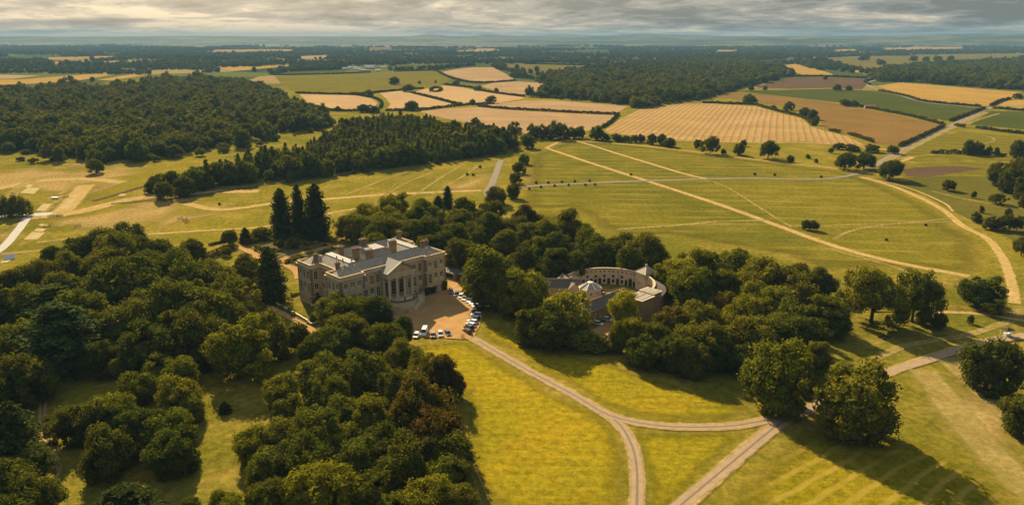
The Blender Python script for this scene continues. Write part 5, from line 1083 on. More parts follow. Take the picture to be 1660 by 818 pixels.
# portico
YF = -3.6
pb = MB(); pb.box(PX0 - 0.3, PX1 + 0.3, YF - 0.6, RF - 0.004, 0, 4.0); pb.obj('portico_podium', M_STONE, HOUSE)
col = MB(); col.box(-0.75, 0.75, -0.75, 0.75, 0, 0.3); col.lathe([(0.72, 0.3), (0.72, 0.45), (0.6, 0.55), (0.58, 2.8), (0.55, 5.5), (0.48, 8.0), (0.5, 8.05), (0.66, 8.3), (0.66, 8.5)], (0, 0, 0), 14); col.box(-0.74, 0.74, -0.74, 0.74, 8.5, 8.75)
cm = col.mesh('column', M_TRIM, False)
for x in np.linspace(PX0 + 0.9, PX1 - 0.9, 4):
    o = link(bpy.data.objects.new('column', cm), HOUSE); o.location = (x, YF + 0.7, 4.0)
for x in (PX0 + 0.9, PX1 - 0.9):
    o = link(bpy.data.objects.new('column', cm), HOUSE); o.location = (x, RF - 0.95, 4.0)
eb = MB(); eb.box(PX0, PX1, YF, RF - 0.01, 12.76, 13.5); eb.box(PX0 + .06, PX1 - .06, YF + .06, RF - 0.01, 13.5, 14.3); eb.box(PX0 - 0.5, PX1 + 0.5, YF - 0.5, RF - 0.01, 14.3, 14.75); eb.obj('entablature', M_TRIM, HOUSE)
xm = (PX0 + PX1) / 2; pe = MB(); zt = 18.6
pe.add([(PX0, YF + .1, 14.75), (PX1, YF + .1, 14.75), (xm, YF + .1, zt - 0.3), (PX0, YF + .5, 14.75), (PX1, YF + .5, 14.75), (xm, YF + .5, zt - 0.3)], [(0, 1, 2), (5, 4, 3), (0, 3, 4, 1), (1, 4, 5, 2), (2, 5, 3, 0)]); pe.obj('pediment', M_STONE, HOUSE)
for sg, xe in ((-1, PX0 - 0.6), (1, PX1 + 0.6)):
    rr = MB(); rr.add([(xe, YF - 0.6, 14.8), (xm, YF - 0.6, zt), (xm, 5.2, zt), (xe, 5.2, 14.8), (xe, YF - 0.6, 15.15), (xm, YF - 0.6, zt + 0.35), (xm, 5.2, zt + 0.35), (xe, 5.2, 15.15)], [(0, 1, 2, 3), (7, 6, 5, 4), (0, 4, 5, 1), (1, 5, 6, 2), (2, 6, 7, 3), (3, 7, 4, 0)])
    o = rr.obj('portico_roof', M_LEAD, HOUSE); rk = MB()
    for q in range(1, 7): y_ = YF + q * 1.25; rk.tube([(xe, y_, 15.2), (xm, y_, zt + 0.4)], [.06, .06], 4)
    rk.obj('lead_rolls', M_LEAD, o)
# curved double stair
SCX, SCY = xm, YF - 0.6
pl = MB(); pts = [(SCX + 6.2 * math.cos(a), SCY + 4.6 * math.sin(a)) for a in np.linspace(math.pi, 2 * math.pi, 25)]
pl.prism(pts, 0, 3.6); pl.obj('stair_landing', M_TRIM, HOUSE)
fw = MB()
for a0, a1 in zip(np.linspace(math.pi, 2 * math.pi, 25)[:-1], np.linspace(math.pi, 2 * math.pi, 25)[1:]):
    q = [(SCX + rx * math.cos(a), SCY + ry * math.sin(a)) for a, rx, ry in ((a0, 6.35, 4.75), (a1, 6.35, 4.75), (a1, 6.1, 4.5), (a0, 6.1, 4.5))]; fw.prism(q, 3.6, 4.5)
fw.obj('balustrade', M_QUOIN, HOUSE)
for sg in (-1, 1):
    stp = MB(); prt = MB(); N_ = 22; aa = np.linspace(R(-84), R(-8), N_ + 1)
    for k in range(N_):
        z = 0.25 + 3.35 * (k + 1) / N_
        q = [(SCX + sg * rx * math.cos(a), SCY + ry * math.sin(a)) for a, rx, ry in ((aa[k], 6.4, 4.8), (aa[k + 1], 6.4, 4.8), (aa[k + 1], 9.0, 7.2), (aa[k], 9.0, 7.2))]; stp.prism(q, 0, z)
        if k > 1:
            q = [(SCX + sg * rx * math.cos(a), SCY + ry * math.sin(a)) for a, rx, ry in ((aa[k], 9.0, 7.2), (aa[k + 1], 9.0, 7.2), (aa[k + 1], 9.35, 7.55), (aa[k], 9.35, 7.55))]; prt.prism(q, 0, z + 0.95)
    stp.obj('stair_flight', M_TRIM, HOUSE); prt.obj('stair_parapet', M_STONE, HOUSE)
kb = MB(); pts = [(SCX + 10.6 * math.cos(a), SCY + 8.8 * math.sin(a)) for a in np.linspace(R(180), R(360), 29)]; kb.prism(pts, 0, 0.14); kb.obj('stair_kerb', M_TRIM, HOUSE)
for sx_ in (-1, 1):
    ur = MB(); ur.box(-.35, .35, -.35, .35, 0, .7); ur.lathe([(.2, .7), (.15, .85), (.42, 1.2), (.48, 1.5), (.3, 1.55)], (0, 0, 0), 10); o = ur.obj('urn', M_QUOIN, HOUSE); o.location = (SCX + sx_ * 2.2, SCY - 4.25, 4.5)
# ivy on the right pavilion foot
for x0, w, h in ((HX - 10.6, 2.2, 3.4), (HX - 7.4, 3.0, 3.0), (HX - 0.9, 2.6, 4.4)):
    rng_ = rg(int(x0 * 10)); n = 220; C = np.stack([x0 + rng_.uniform(-.5, .5, n) * w, -0.15 - np.abs(rng_.normal(size=n)) * 0.3, rng_.uniform(0, 1, n) * h], 1)
    o = link(bpy.data.objects.new('wall_shrub', quads_mesh('wall_shrub', cards(C, np.tile((0, -1, .3), (n, 1)), 0.32, rng_), L_HEDGE)), HOUSE); o.color = (0.8, 0.85, 0.8, 1)

# ---------------------------------------------------------------- stable block
SO = (40.6, 289.0)
STB = empty('stable_block', (SO[0], SO[1], 0), 0, 'curved pale stable courtyard with lantern pavilion and brick ranges', 'stables')
RI, RO, ZS = 18.6, 23.0, 7.0
angs = np.radians(np.arange(-52, 152.1, 6.0)); wallm = MB(); outer = MB(); roofm = MB(); cap = MB(); panes = []
for k in range(len(angs) - 1):
    a0, a1 = angs[k], angs[k + 1]; p0 = Vector((RI * math.cos(a0), RI * math.sin(a0))); p1 = Vector((RI * math.cos(a1), RI * math.sin(a1))); L = (p1 - p0).length
    holes = [(L / 2 - 0.32, L / 2 + 0.32, 5.5, 6.2)]
    if k in (15, 17): holes.append((0.12, L - 0.12, 0.0, 3.6))
    elif k == 8: holes.append((0.1, L - 0.1, 0.0, 3.9))
    elif k % 2: holes += [(L / 2 - 0.5, L / 2 + 0.5, 3.1, 4.3), (L / 2 - 0.55, L / 2 + 0.55, 0.7, 2.3)]
    else: holes += [(L / 2 - 0.65, L / 2 + 0.65, 0.0, 2.8)]
    # inside faces the yard: run the wall clockwise so its outside (right hand) looks at the centre
    Hs = [(L - h[1], L - h[0], h[2], h[3]) for h in holes]; ar = [Hs[1]] if k == 8 or k % 2 == 0 else []
    wall_holes(wallm, p1, p0, 0, ZS, Hs, 0.25, ar)
    dd = (p0 - p1) / L
    for h in Hs: q = p1 + dd * ((h[0] + h[1]) / 2); panes.append((q, math.atan2(dd.y, dd.x), h))
    o0 = [(r * math.cos(a), r * math.sin(a)) for r, a in ((RO, a0), (RO, a1))]
    outer.add([(*o0[0], 0), (*o0[1], 0), (*o0[1], ZS - 1.6), (*o0[0], ZS - 1.6)], [(0, 1, 2, 3)])
    r0, r1 = RI - 0.1, RO + 0.4
    P = [(r0 * math.cos(a0), r0 * math.sin(a0), ZS + 0.1), (r0 * math.cos(a1), r0 * math.sin(a1), ZS + 0.1), (r1 * math.cos(a1), r1 * math.sin(a1), ZS - 1.6), (r1 * math.cos(a0), r1 * math.sin(a0), ZS - 1.6)]
    roofm.add(P + [(x, y, z + 0.18) for x, y, z in P], [(0, 1, 2, 3), (7, 6, 5, 4), (0, 4, 5, 1), (1, 5, 6, 2), (2, 6, 7, 3), (3, 7, 4, 0)])
    cq = [(r * math.cos(a), r * math.sin(a)) for r, a in ((RI - 0.28, a0), (RI - 0.28, a1), (RI + 0.35, a1), (RI + 0.35, a0))]; cap.prism(cq, ZS + 0.285, ZS + 0.6)
    cq = [(r * math.cos(a), r * math.sin(a)) for r, a in ((RI - 0.12, a0), (RI - 0.12, a1), (RI - 0.004, a1), (RI - 0.004, a0))]; cap.prism(cq, 4.75, 5.0)
for a in (angs[0], angs[-1]):
    e0, e1 = (RI * math.cos(a), RI * math.sin(a)), (RO * math.cos(a), RO * math.sin(a)); outer.add([(*e0, 0), (*e1, 0), (*e1, ZS - 1.6), (*e0, ZS)], [(0, 1, 2, 3)])
wallm.obj('courtyard_wall', M_RENDER, STB); outer.obj('outer_wall', M_BRICK, STB); roofm.obj('curved_roof', M_SLATE2, STB); cap.obj('coping', M_TRIM, STB)
for q, an, h in panes:
    door = h[2] < 0.1; b = MB(); b.box(-(h[1] - h[0]) / 2, (h[1] - h[0]) / 2, 0.24, 0.3, 0, h[3] - h[2]); o = b.obj('door' if door else 'window', M_DOORG if door else M_PANE, STB); o.location = (q.x, q.y, h[2]); o.rotation_euler = (0, 0, an)
def rbox(b, cx_, cy_, w, d, z0, z1, an): b.box(-w / 2, w / 2, -d / 2, d / 2, z0, z1, Matrix.Translation((cx_, cy_, 0)) @ Matrix.Rotation(an, 4, 'Z'))
# corner pavilion with pyramid roof and ball
ca = R(33); pc = (RI + 2.0) * math.cos(ca), (RI + 2.0) * math.sin(ca)
b = MB(); rbox(b, *pc, 6.4, 6.2, 0, 8.0, ca); b.obj('pavilion_wall', M_RENDER, STB)
b = MB(); Mx = Matrix.Translation((pc[0], pc[1], 0)) @ Matrix.Rotation(ca, 4, 'Z')
b.add([tuple(Mx @ Vector(p)) for p in ((-3.6, -3.5, 8), (3.6, -3.5, 8), (3.6, 3.5, 8), (-3.6, 3.5, 8), (0, 0, 10.6))], [(0, 1, 4), (1, 2, 4), (2, 3, 4), (3, 0, 4), (3, 2, 1, 0)]); o = b.obj('pavilion_roof', M_SLATE, STB)
b = MB(); b.lathe([(.3, 0), (.3, .4), (.5, .5), (.55, .85), (.35, 1.15), (.05, 1.3)], (pc[0], pc[1], 10.3), 10); b.obj('ball_finial', M_TRIM, o)
b = MB()
for p in ((-3.6, -3.5, 8.05), (3.6, -3.5, 8.05), (3.6, 3.5, 8.05), (-3.6, 3.5, 8.05)): b.tube([tuple(Mx @ Vector(p)), tuple(Mx @ Vector((0, 0, 10.65)))], [.16, .16], 5)
b.obj('hip_rolls', M_TRIM, o)
# octagonal lantern pavilion
lc = (31.8 - SO[0], 281.5 - SO[1]); LR = 4.6; n8 = 8
vv8 = [(lc[0] + LR * math.cos(R(22.5 + 45 * k)), lc[1] + LR * math.sin(R(22.5 + 45 * k))) for k in range(8)]
b = MB(); ar8 = []
for k in range(8):
    P0, P1 = Vector(vv8[k]), Vector(vv8[(k + 1) % 8]); L = (P1 - P0).length; mid_ = (P0 + P1) / 2
    hs = [(L / 2 - .35, L / 2 + .35, 5.4, 6.2)] + ([(L / 2 - 1.0, L / 2 + 1.0, 0.0, 3.6)] if k in (4, 5, 6) else [(L / 2 - .5, L / 2 + .5, 1.2, 2.8)])
    dd, nn = wall_holes(b, P0, P1, 0, 7.2, hs, 0.3, [hs[1]] if k in (4, 5, 6) else [])
    for h in hs:
        q = P0 + dd * ((h[0] + h[1]) / 2); w_ = MB(); w_.box(-(h[1] - h[0]) / 2, (h[1] - h[0]) / 2, .28, .34, 0, h[3] - h[2]); o = w_.obj('door' if h[2] < .1 else 'window', M_DOORG if h[2] < .1 else M_PANE, STB); o.location = (q.x, q.y, h[2]); o.rotation_euler = (0, 0, math.atan2(dd.y, dd.x))
b.obj('lantern_wall', M_RENDER, STB)
b = MB(); b.lathe([(LR + .35, 7.2), (LR + .35, 7.45)], (*lc, 0), 8, R(22.5)); b.obj('coping', M_TRIM, STB)
b = MB(); b.lathe([(LR + .1, 7.46), (1.1, 9.5)], (*lc, 0), 8, R(22.5)); lr_ = b.obj('lantern_roof', M_SLATE, STB)
b = MB()
for k in range(8): a = R(22.5 + 45 * k); b.tube([(lc[0] + (LR + .2) * math.cos(a), lc[1] + (LR + .2) * math.sin(a), 7.55), (lc[0] + 1.0 * math.cos(a), lc[1] + 1.0 * math.sin(a), 9.6)], [.24, .18], 5)
b.lathe([(1.25, 9.45), (1.25, 9.7), (.4, 9.9)], (*lc, 0), 8, R(22.5)); b.obj('white_ribs', M_SASH, lr_)
# straight ranges with gabled roofs
def rng_block(x0, y0, x1, y1, depth, ze, zr, mat, roofmat, wins=(), chim=()):
    """eave line (world) from P0 to P1, building lies to the left of it"""
    P0, P1 = Vector((x0 - SO[0], y0 - SO[1])), Vector((x1 - SO[0], y1 - SO[1])); L = (P1 - P0).length; an = math.atan2(P1.y - P0.y, P1.x - P0.x); Mx = Matrix.Translation((P0.x, P0.y, 0)) @ Matrix.Rotation(an, 4, 'Z')
    b = MB(); d = (P1 - P0) / L; nn = Vector((-d.y, d.x))
    hs = [(c - w / 2, c + w / 2, z, z + h) for c, w, z, h in wins]; wall_holes(b, P0, P1, 0, ze, hs, 0.2)
    for A, B in ((P1, P1 + nn * depth), (P1 + nn * depth, P0 + nn * depth), (P0 + nn * depth, P0)): b.add([(A.x, A.y, 0), (B.x, B.y, 0), (B.x, B.y, ze), (A.x, A.y, ze)], [(0, 1, 2, 3)])
    for A in (P0, P1): B = A + nn * depth; m = (A + B) / 2; b.add([(A.x, A.y, ze), (B.x, B.y, ze), (m.x, m.y, zr - .05)], [(0, 1, 2)])
    b.obj('range_wall', mat, STB)
    b = MB(); e = 0.35
    for sg, (ya, yb) in ((1, (-e, depth / 2)), (-1, (depth + e, depth / 2))):
        q = [(-e, ya, ze - .15), (L + e, ya, ze - .15), (L + e, yb, zr), (-e, yb, zr)]; b.add([tuple(Mx @ Vector(p)) for p in q] + [tuple(Mx @ Vector((p[0], p[1], p[2] + .2))) for p in q], [(0, 1, 2, 3), (7, 6, 5, 4), (0, 4, 5, 1), (1, 5, 6, 2), (2, 6, 7, 3), (3, 7, 4, 0)])
    r = b.obj('range_roof', roofmat, STB)
    b = MB(); b.box(-e - .05, L + e + .05, depth / 2 - .15, depth / 2 + .15, zr + .1, zr + .34, Mx); b.obj('ridge_tiles', M_QUOIN, r)
    gb = MB(); gb.box(0, L, -e - .12, -e + .03, ze - .3, ze - .1, Mx); gb.obj('gutter', M_TRIM, r)
    for c in chim:
        b = MB(); b.box(c - .5, c + .5, depth / 2 - .4, depth / 2 + .4, zr - .6, zr + 1.5, Mx); b.box(c - .6, c + .6, depth / 2 - .5, depth / 2 + .5, zr + 1.5, zr + 1.7, Mx); b.obj('chimney', M_CHIM, r)
    for c, w, z, h in wins:
        q = P0 + d * c; window(STB, (q.x, q.y, z), an, w, h, 0.5)
rng_block(25.6, 255.4, 47.0, 276.0, 6.0, 5.6, 8.0, M_BRICK, M_SLATE2, [(2.5 + 3.1 * k, 1.1, 1.2, 2.4) for k in range(9)], (6.5, 17.0))
rng_block(14.5, 286.5, 29.0, 286.5, 6.0, 5.6, 8.2, M_RENDER, M_SLATE2, [(2 + 2.6 * k, .9, 3.2, 1.2) for k in range(5)], ())
rng_block(28.2, 286.2, 24.0, 299.0, 5.0, 5.4, 7.6, M_RENDER, M_SLATE2, [(2 + 2.6 * k, .9, 3.2, 1.2) for k in range(4)], (4.0,))
rng_block(36.0, 279.5, 44.0, 273.5, 3.4, 3.6, 5.2, M_RENDER, M_LEAD, [], ())
# flat roofed end block
P0 = (50.0 - SO[0], 264.6 - SO[1]); Mx = Matrix.Translation((P0[0], P0[1], 0)) @ Matrix.Rotation(R(44), 4, 'Z')
b = MB(); b.box(0, 8.5, 0, 7.5, 0, 7.4, Mx); b.box(8.5, 14.0, 0.8, 7.5, 0, 7.9, Mx); b.obj('end_block_wall', M_BRICK, STB)
b = MB(); b.box(-.25, 8.49, -.25, 7.7, 7.4, 7.7, Mx); b.box(8.51, 14.25, .55, 7.7, 7.9, 8.2, Mx); o = b.obj('end_block_coping', M_TRIM, STB)
b = MB(); b.box(.6, 7.9, .6, 3.2, 7.7, 7.86, Mx); b.box(.6, 7.9, 3.8, 7.0, 7.7, 7.87, Mx); b.box(9.0, 13.6, 1.2, 7.0, 8.2, 8.36, Mx); b.obj('end_block_lead', M_LEAD, o)
# blue sign board by the arch
b = MB(); b.box(-.9, .9, -.05, .05, .2, 1.3); b.box(-.85, -.75, -.06, .06, 0, .2); b.box(.75, .85, -.06, .06, 0, .2)
M_BLUE = plain('blue_panel', (0.03, 0.17, 0.33), None, 1, 0.5); o = b.obj('blue_board', M_BLUE); o.location = at(957, 488); tag(o, 'small blue board standing by the arched stable entrance', 'board')

# ---------------------------------------------------------------- low sheds right of the house
def shed(u, v, w, d, h, an, label, mat=M_RENDER):
    P = at(u, v); r = empty('garden_shed', P, an, label, 'shed')
    b = MB(); b.box(-w / 2, w / 2, d / 2 - .2, d / 2, 0, h)
    for x in (-w / 2, w / 2 - .25): b.box(x, x + .25, -d / 2, d / 2 - .2, 0, h * .92)
    b.obj('wall', mat, r); b = MB(); b.add([(-w / 2 - .3, -d / 2 - .4, h * .9), (w / 2 + .3, -d / 2 - .4, h * .9), (w / 2 + .3, d / 2 + .2, h + .3), (-w / 2 - .3, d / 2 + .2, h + .3), (-w / 2 - .3, -d / 2 - .4, h * .9 + .2), (w / 2 + .3, -d / 2 - .4, h * .9 + .2), (w / 2 + .3, d / 2 + .2, h + .5), (-w / 2 - .3, d / 2 + .2, h + .5)], [(0, 1, 2, 3), (7, 6, 5, 4), (0, 4, 5, 1), (1, 5, 6, 2), (2, 6, 7, 3), (3, 7, 4, 0)]); b.obj('roof', M_SLATE2, r)
    for k in range(1, 3):
        p = MB(); x = -w / 2 + k * w / 3; p.box(x - .1, x + .1, -d / 2, -d / 2 + .2, 0, h * .9); p.obj('post', M_CHIM, r)
shed(731, 448, 9, 5, 3.0, R(-42), 'open fronted dark shed just right of the house')
shed(752, 452, 7, 5, 3.0, R(-42), 'second open shed farther right behind the parked cars')
# garden wall below the house, coursed stones
gw = [(412, 474), (445, 492), (470, 505), (498, 521), (506, 527), (525, 519)]
W_ = smooth_line(np.array([at(*p)[:2] for p in gw]), 1.2); root = empty('garden_wall', (*W_[0], 0), 0, 'low stone retaining wall beside the gravel path left of the house', 'wall')
WS = random.Random(4)
for i in range(len(W_) - 1):
    a, b_ = W_[i] - W_[0], W_[i + 1] - W_[0]; L = float(np.linalg.norm(b_ - a)); an = math.atan2(b_[1] - a[1], b_[0] - a[0]); Mx = Matrix.Translation((a[0], a[1], 0)) @ Matrix.Rotation(an, 4, 'Z')
    b = MB()
    b.box(0.01, L - .01, -.22, .22, 0, .72 + WS.uniform(-.02, .02), Mx); b.obj('stone', M_STONE, root)
    b = MB(); b.box(.02, L - .02, -.32, .32, .76, .95 + WS.uniform(-.02, .02), Mx); b.obj('coping_stone', M_TRIM, root)
# bench and statue plinth on the lawn
P = at(508, 496.5); r = empty('garden_bench', P, R(30), 'pale garden seat on the lawn by the house', 'bench')
b = MB(); b.box(-1, 1, -.3, .3, .4, .48); b.obj('seat', M_TRIM, r); b = MB(); b.box(-1, 1, .26, .34, .5, 1.0); b.obj('backrest', M_TRIM, r)
for x in (-.85, .85): b = MB(); b.box(x - .07, x + .07, -.25, .25, 0, .4); b.obj('leg', M_TRIM, r)

# ---------------------------------------------------------------- far farm, cottages
M_FWHITE = plain('white_farm_wall', (0.72, 0.67, 0.60), None, 1, 0.8); M_FROOF = plain('pale_farm_roof', (0.50, 0.44, 0.40), (0.42, 0.36, 0.33), .1, 0.7); M_FRED = plain('red_barn', (0.30, 0.13, 0.10), None, 1, .8)
def barn(u, v, w, d, h, an, label, wm, rm, nm='farm_building'):
    P = at(u, v); r = empty(nm, P, an, label, 'house' if nm == 'cottage' else 'farm building'); b = MB(); b.box(-w / 2, w / 2, -d / 2, d / 2, 0, h)
    b.add([(-w / 2, -d / 2, h), (-w / 2, d / 2, h), (-w / 2, 0, h + d * .28)], [(0, 1, 2)]); b.add([(w / 2, -d / 2, h), (w / 2, d / 2, h), (w / 2, 0, h + d * .28)], [(0, 1, 2)]); b.obj('wall', wm, r)
    b = MB()
    for s in (-1, 1):
        q = [(-w / 2 - .4, s * (d / 2 + .4), h - .2), (w / 2 + .4, s * (d / 2 + .4), h - .2), (w / 2 + .4, 0, h + d * .28), (-w / 2 - .4, 0, h + d * .28)]; b.add(q + [(x, y, z + .25) for x, y, z in q], [(0, 1, 2, 3), (7, 6, 5, 4), (0, 4, 5, 1), (1, 5, 6, 2), (2, 6, 7, 3), (3, 7, 4, 0)])
    b.obj('roof', rm, r)
    for k in range(max(2, int(w / 8))):
        x = -w / 2 + (k + .5) * w / max(2, int(w / 8)); b = MB(); b.box(x - .8, x + .8, -d / 2 - .06, -d / 2 + .04, .8, 2.4); b.obj('window', M_PANE, r)
for q in ((572, 111.5, 30, 14, 5, .1, 'long pale barn, leftmost of the far farm', M_FWHITE, M_FROOF), (579, 113.5, 22, 11, 4, .1, 'white farmhouse in front of the far barns', M_FWHITE, M_FWHITE), (587, 115.5, 18, 10, 4, .0, 'small white shed lowest at the far farm', M_FWHITE, M_FROOF), (599, 109.8, 34, 15, 5, .1, 'pale roofed barn, upper right of the far farm', M_FRED, M_FROOF), (600, 111.6, 32, 12, 4, .1, 'pale barn with red wall right of the far farm', M_FRED, M_FROOF), (594, 116, 20, 9, 4, .05, 'grey shed at the foot of the far farm', M_FROOF, M_FROOF), (613, 116, 18, 9, 4, .0, 'low white shed right of the far farm', M_FWHITE, M_FWHITE), (622, 111, 22, 12, 5, .0, 'cream house among trees beside the far farm', M_FWHITE, M_FROOF), (561, 113, 26, 12, 4, .1, 'grey shed at the left end of the far farm', M_FROOF, M_FROOF)): barn(*q)
barn(1279, 122.5, 15, 9, 6, .4, 'white cottage beside the tree above the ploughed field', M_FWHITE, M_SLATE2, 'cottage')
barn(1466, 88.6, 16, 9, 5, .2, 'tiny white house left on the hill pasture rim', M_FWHITE, M_SLATE2, 'cottage'); barn(1477, 88.6, 16, 9, 5, .0, 'tiny white house right on the hill pasture rim', M_FWHITE, M_SLATE2, 'cottage')
barn(208, 118, 40, 20, 9, .2, 'far pale house among trees on the left', M_FROOF, M_SLATE2, 'cottage')
barn(1065, 96.5, 22, 10, 5, .2, 'tiny white building far right of centre', M_FWHITE, M_FROOF, 'cottage')
barn(1410, 175.6, 16, 8, 3, -.2, 'low red roofed shed on the hedge by the brown field', M_FRED, M_FRED)
# ================================================================== CARS
t = NT('car_paint'); oi = t.n('ShaderNodeObjectInfo'); b_ = t.n('ShaderNodeBsdfPrincipled'); t.set(b_.inputs['Base Color'], oi.outputs['Color']); b_.inputs['Roughness'].default_value = 0.35; b_.inputs['Coat Weight'].default_value = 0.5; M_PAINT = t.done(b_.outputs[0])
M_GLASS = plain('car_glass', (0.015, 0.017, 0.02), None, 1, 0.08, 0.7, 0.0); M_TYREM = plain('tyre_rubber', (0.02, 0.02, 0.02), None, 1, 0.9); M_RIM = plain('wheel_rim', (0.5, 0.5, 0.5), None, 1, .3, .5, 0, .01, .8)
M_HL = plain('headlight', (0.75, 0.75, 0.72), None, 1, .15, .6, 0); M_TL = plain('tail_light', (0.3, 0.02, 0.02), None, 1, .3, .5, 0)
def car_meshes(kind):
    L, Wd = {'hatch': (4.1, 1.75), 'estate': (4.7, 1.82), 'suv': (4.6, 1.9), 'van': (5.3, 2.0)}[kind]
    h1, h2 = {'hatch': (.85, 1.45), 'estate': (.85, 1.46), 'suv': (1.0, 1.75), 'van': (1.2, 2.35)}[kind]
    xs, xe = {'hatch': (-.95, .42), 'estate': (-.9, .40), 'suv': (-.95, .40), 'van': (-.98, .62)}[kind]; hl = L / 2
    body = MB(); prof = [(-hl, .35), (-hl + .05, .62), (-hl + .12, h1), (hl * .42 if kind != 'van' else hl * .68, h1), (hl * .8, h1 - .12), (hl - .06, .68), (hl, .45), (hl - .05, .28), (-hl + .05, .28)]
    for s, w in ((0, 1.0),):
        n = len(prof); vs = [(x, -Wd / 2 * (0.97 if z > .8 else 1), z) for x, z in prof] + [(x, Wd / 2 * (0.97 if z > .8 else 1), z) for x, z in prof]
        body.add(vs, [tuple(range(n)), tuple(range(2 * n - 1, n - 1, -1))] + [(i, (i + 1) % n, n + (i + 1) % n, n + i) for i in range(n)])
    a, c_ = hl * xs, hl * xe; cab = [(a, h1), (a + (.35 if kind != 'van' else .1), h2), (c_ - (.55 if kind != 'van' else .35), h2), (c_ + .15, h1)]
    g_ = MB(); vs = []
    for sg in (-1, 1):
        for x, z in cab: vs.append((x, sg * Wd / 2 * (.94 if z == h1 else .78), z))
    g_.add(vs, [(0, 1, 2, 3), (7, 6, 5, 4), (0, 4, 5, 1), (1, 5, 6, 2), (2, 6, 7, 3), (3, 7, 4, 0)])
    rf = MB(); x0, x1 = cab[1][0], cab[2][0]; rf.box(x0 - .04, x1 + .04, -Wd * .395, Wd * .395, h2 - .02, h2 + .05)
    for sg in (-1, 1):
        for (xa, za), (xb, zb) in ((cab[0], cab[1]), (cab[3], cab[2])): rf.tube([(xa, sg * Wd / 2 * .945, za), (xb, sg * Wd / 2 * .79, zb)], [.05, .05], 4)
        xm_ = (x0 + x1) / 2; rf.tube([(xm_, sg * Wd / 2 * .955, h1), (xm_, sg * Wd / 2 * .8, h2)], [.05, .05], 4)
        if kind == 'van': q = [(x0 - .08, sg * Wd / 2 * .955, h1), (xm_ + .3, sg * Wd / 2 * .955, h1), (xm_ + .3, sg * Wd / 2 * .80, h2), (x0, sg * Wd / 2 * .80, h2)]; rf.add(q, [(0, 1, 2, 3)])
    wh = MB(); n = 12; r = .33; vs = [(r * math.cos(6.283 * k / n), y, r * math.sin(6.283 * k / n)) for y in (-.11, .11) for k in range(n)]; wh.add(vs, [tuple(range(n)), tuple(range(2 * n - 1, n - 1, -1))] + [(k, (k + 1) % n, n + (k + 1) % n, n + k) for k in range(n)])
    ri = MB(); vs = [(.2 * math.cos(6.283 * k / n), y, .2 * math.sin(6.283 * k / n)) for y in (-.125, .125) for k in range(n)]; ri.add(vs, [tuple(range(n)), tuple(range(2 * n - 1, n - 1, -1))] + [(k, (k + 1) % n, n + (k + 1) % n, n + k) for k in range(n)])
    hlm = MB(); hlm.box(-.06, .06, -.2, .2, -.08, .08)
    return dict(L=L, W=Wd, body=body.mesh('body', M_PAINT), glass=g_.mesh('windows', M_GLASS), roof=rf.mesh('roof', M_PAINT), wheel=wh.mesh('wheel', M_TYREM), rim=ri.mesh('rim', M_RIM), hl=hlm.mesh('headlight', M_HL), tl=hlm.mesh('tail_light', M_TL))
CARS = {k: car_meshes(k) for k in ('hatch', 'estate', 'suv', 'van')}
PC = {'white': (.78, .77, .74), 'silver': (.45, .45, .45), 'black': (.015, .015, .017), 'navy': (.02, .035, .09), 'blue': (.03, .09, .22), 'grey': (.12, .12, .125), 'red': (.3, .03, .02)}
def car(P, an, kind, colr, label, group='cars parked round the forecourt'):
    m = CARS[kind]; r = empty('parked_car' if kind != 'van' else 'parked_van', (P[0], P[1], 0.03), an, label, 'car' if kind != 'van' else 'van', group); c4 = (*PC[colr], 1)
    def part(n, me, loc=(0, 0, 0), par=None):
        o = link(bpy.data.objects.new(n, me), par or r); o.location = loc; o.color = c4; return o
    part('body', m['body']); part('windows', m['glass']); part('roof', m['roof'])
    for sx_ in (-.31, .31):
        for sy in (-1, 1): w = part('wheel', m['wheel'], (sx_ * m['L'], sy * (m['W'] / 2 - .09), .33)); part('rim', m['rim'], par=w)
    for sy in (-1, 1): part('headlight', m['hl'], (m['L'] / 2 - .03, sy * m['W'] * .36, .62)); part('tail_light', m['tl'], (-m['L'] / 2 + .07, sy * m['W'] * .38, .75))
for u_, v_, kd, cl_, an, lb in ((675, 545.5, 'hatch', 'white', -95, 'small white car at the left end of the short row by the grass'), (688, 541, 'van', 'white', -93, 'tall white van in the short row by the grass'), (702, 545, 'hatch', 'grey', -85, 'dark grey car right of the white van'), (714, 543, 'estate', 'silver', -78, 'silver car in the short row by the grass'), (726, 542, 'hatch', 'black', -70, 'black car at the right end of the short row')):
    car(at(u_, v_), R(an), kd, cl_, lb)
cx0, cy0 = at(712, 508)[:2]
ARC = [(731, 474.5, 'suv', 'black'), (741, 479, 'suv', 'blue'), (747, 482, 'hatch', 'white'), (754, 485.5, 'estate', 'white'), (762.5, 489, 'estate', 'white'), (768, 493, 'suv', 'white'), (772, 497.5, 'hatch', 'silver'), (775, 502, 'hatch', 'grey'), (774, 507, 'estate', 'black'), (772, 512.5, 'suv', 'white'), (769.5, 518, 'hatch', 'navy'), (766, 523, 'estate', 'white'), (763, 528, 'estate', 'white'), (760, 533, 'suv', 'navy'), (757.5, 538.5, 'estate', 'black')]
ordw = ['farthest', 'second', 'third', 'fourth', 'fifth', 'sixth', 'seventh', 'eighth', 'ninth', 'tenth', 'eleventh', 'twelfth', 'thirteenth', 'fourteenth', 'nearest']
for i, (u_, v_, kd, cl_) in enumerate(ARC):
    P = at(u_, v_); an = math.atan2(cy0 - P[1], cx0 - P[0])
    if i < 6: an += 0.25
    car(P, an, kd, cl_, '%s car, %s%s along the curved row round the forecourt' % (cl_, ordw[i], '' if i in (0, 14) else ' from the house'))
car(at(756, 455), R(-40), 'estate', 'white', 'white car half hidden by the hedge beyond the forecourt', 'cars near the sheds')
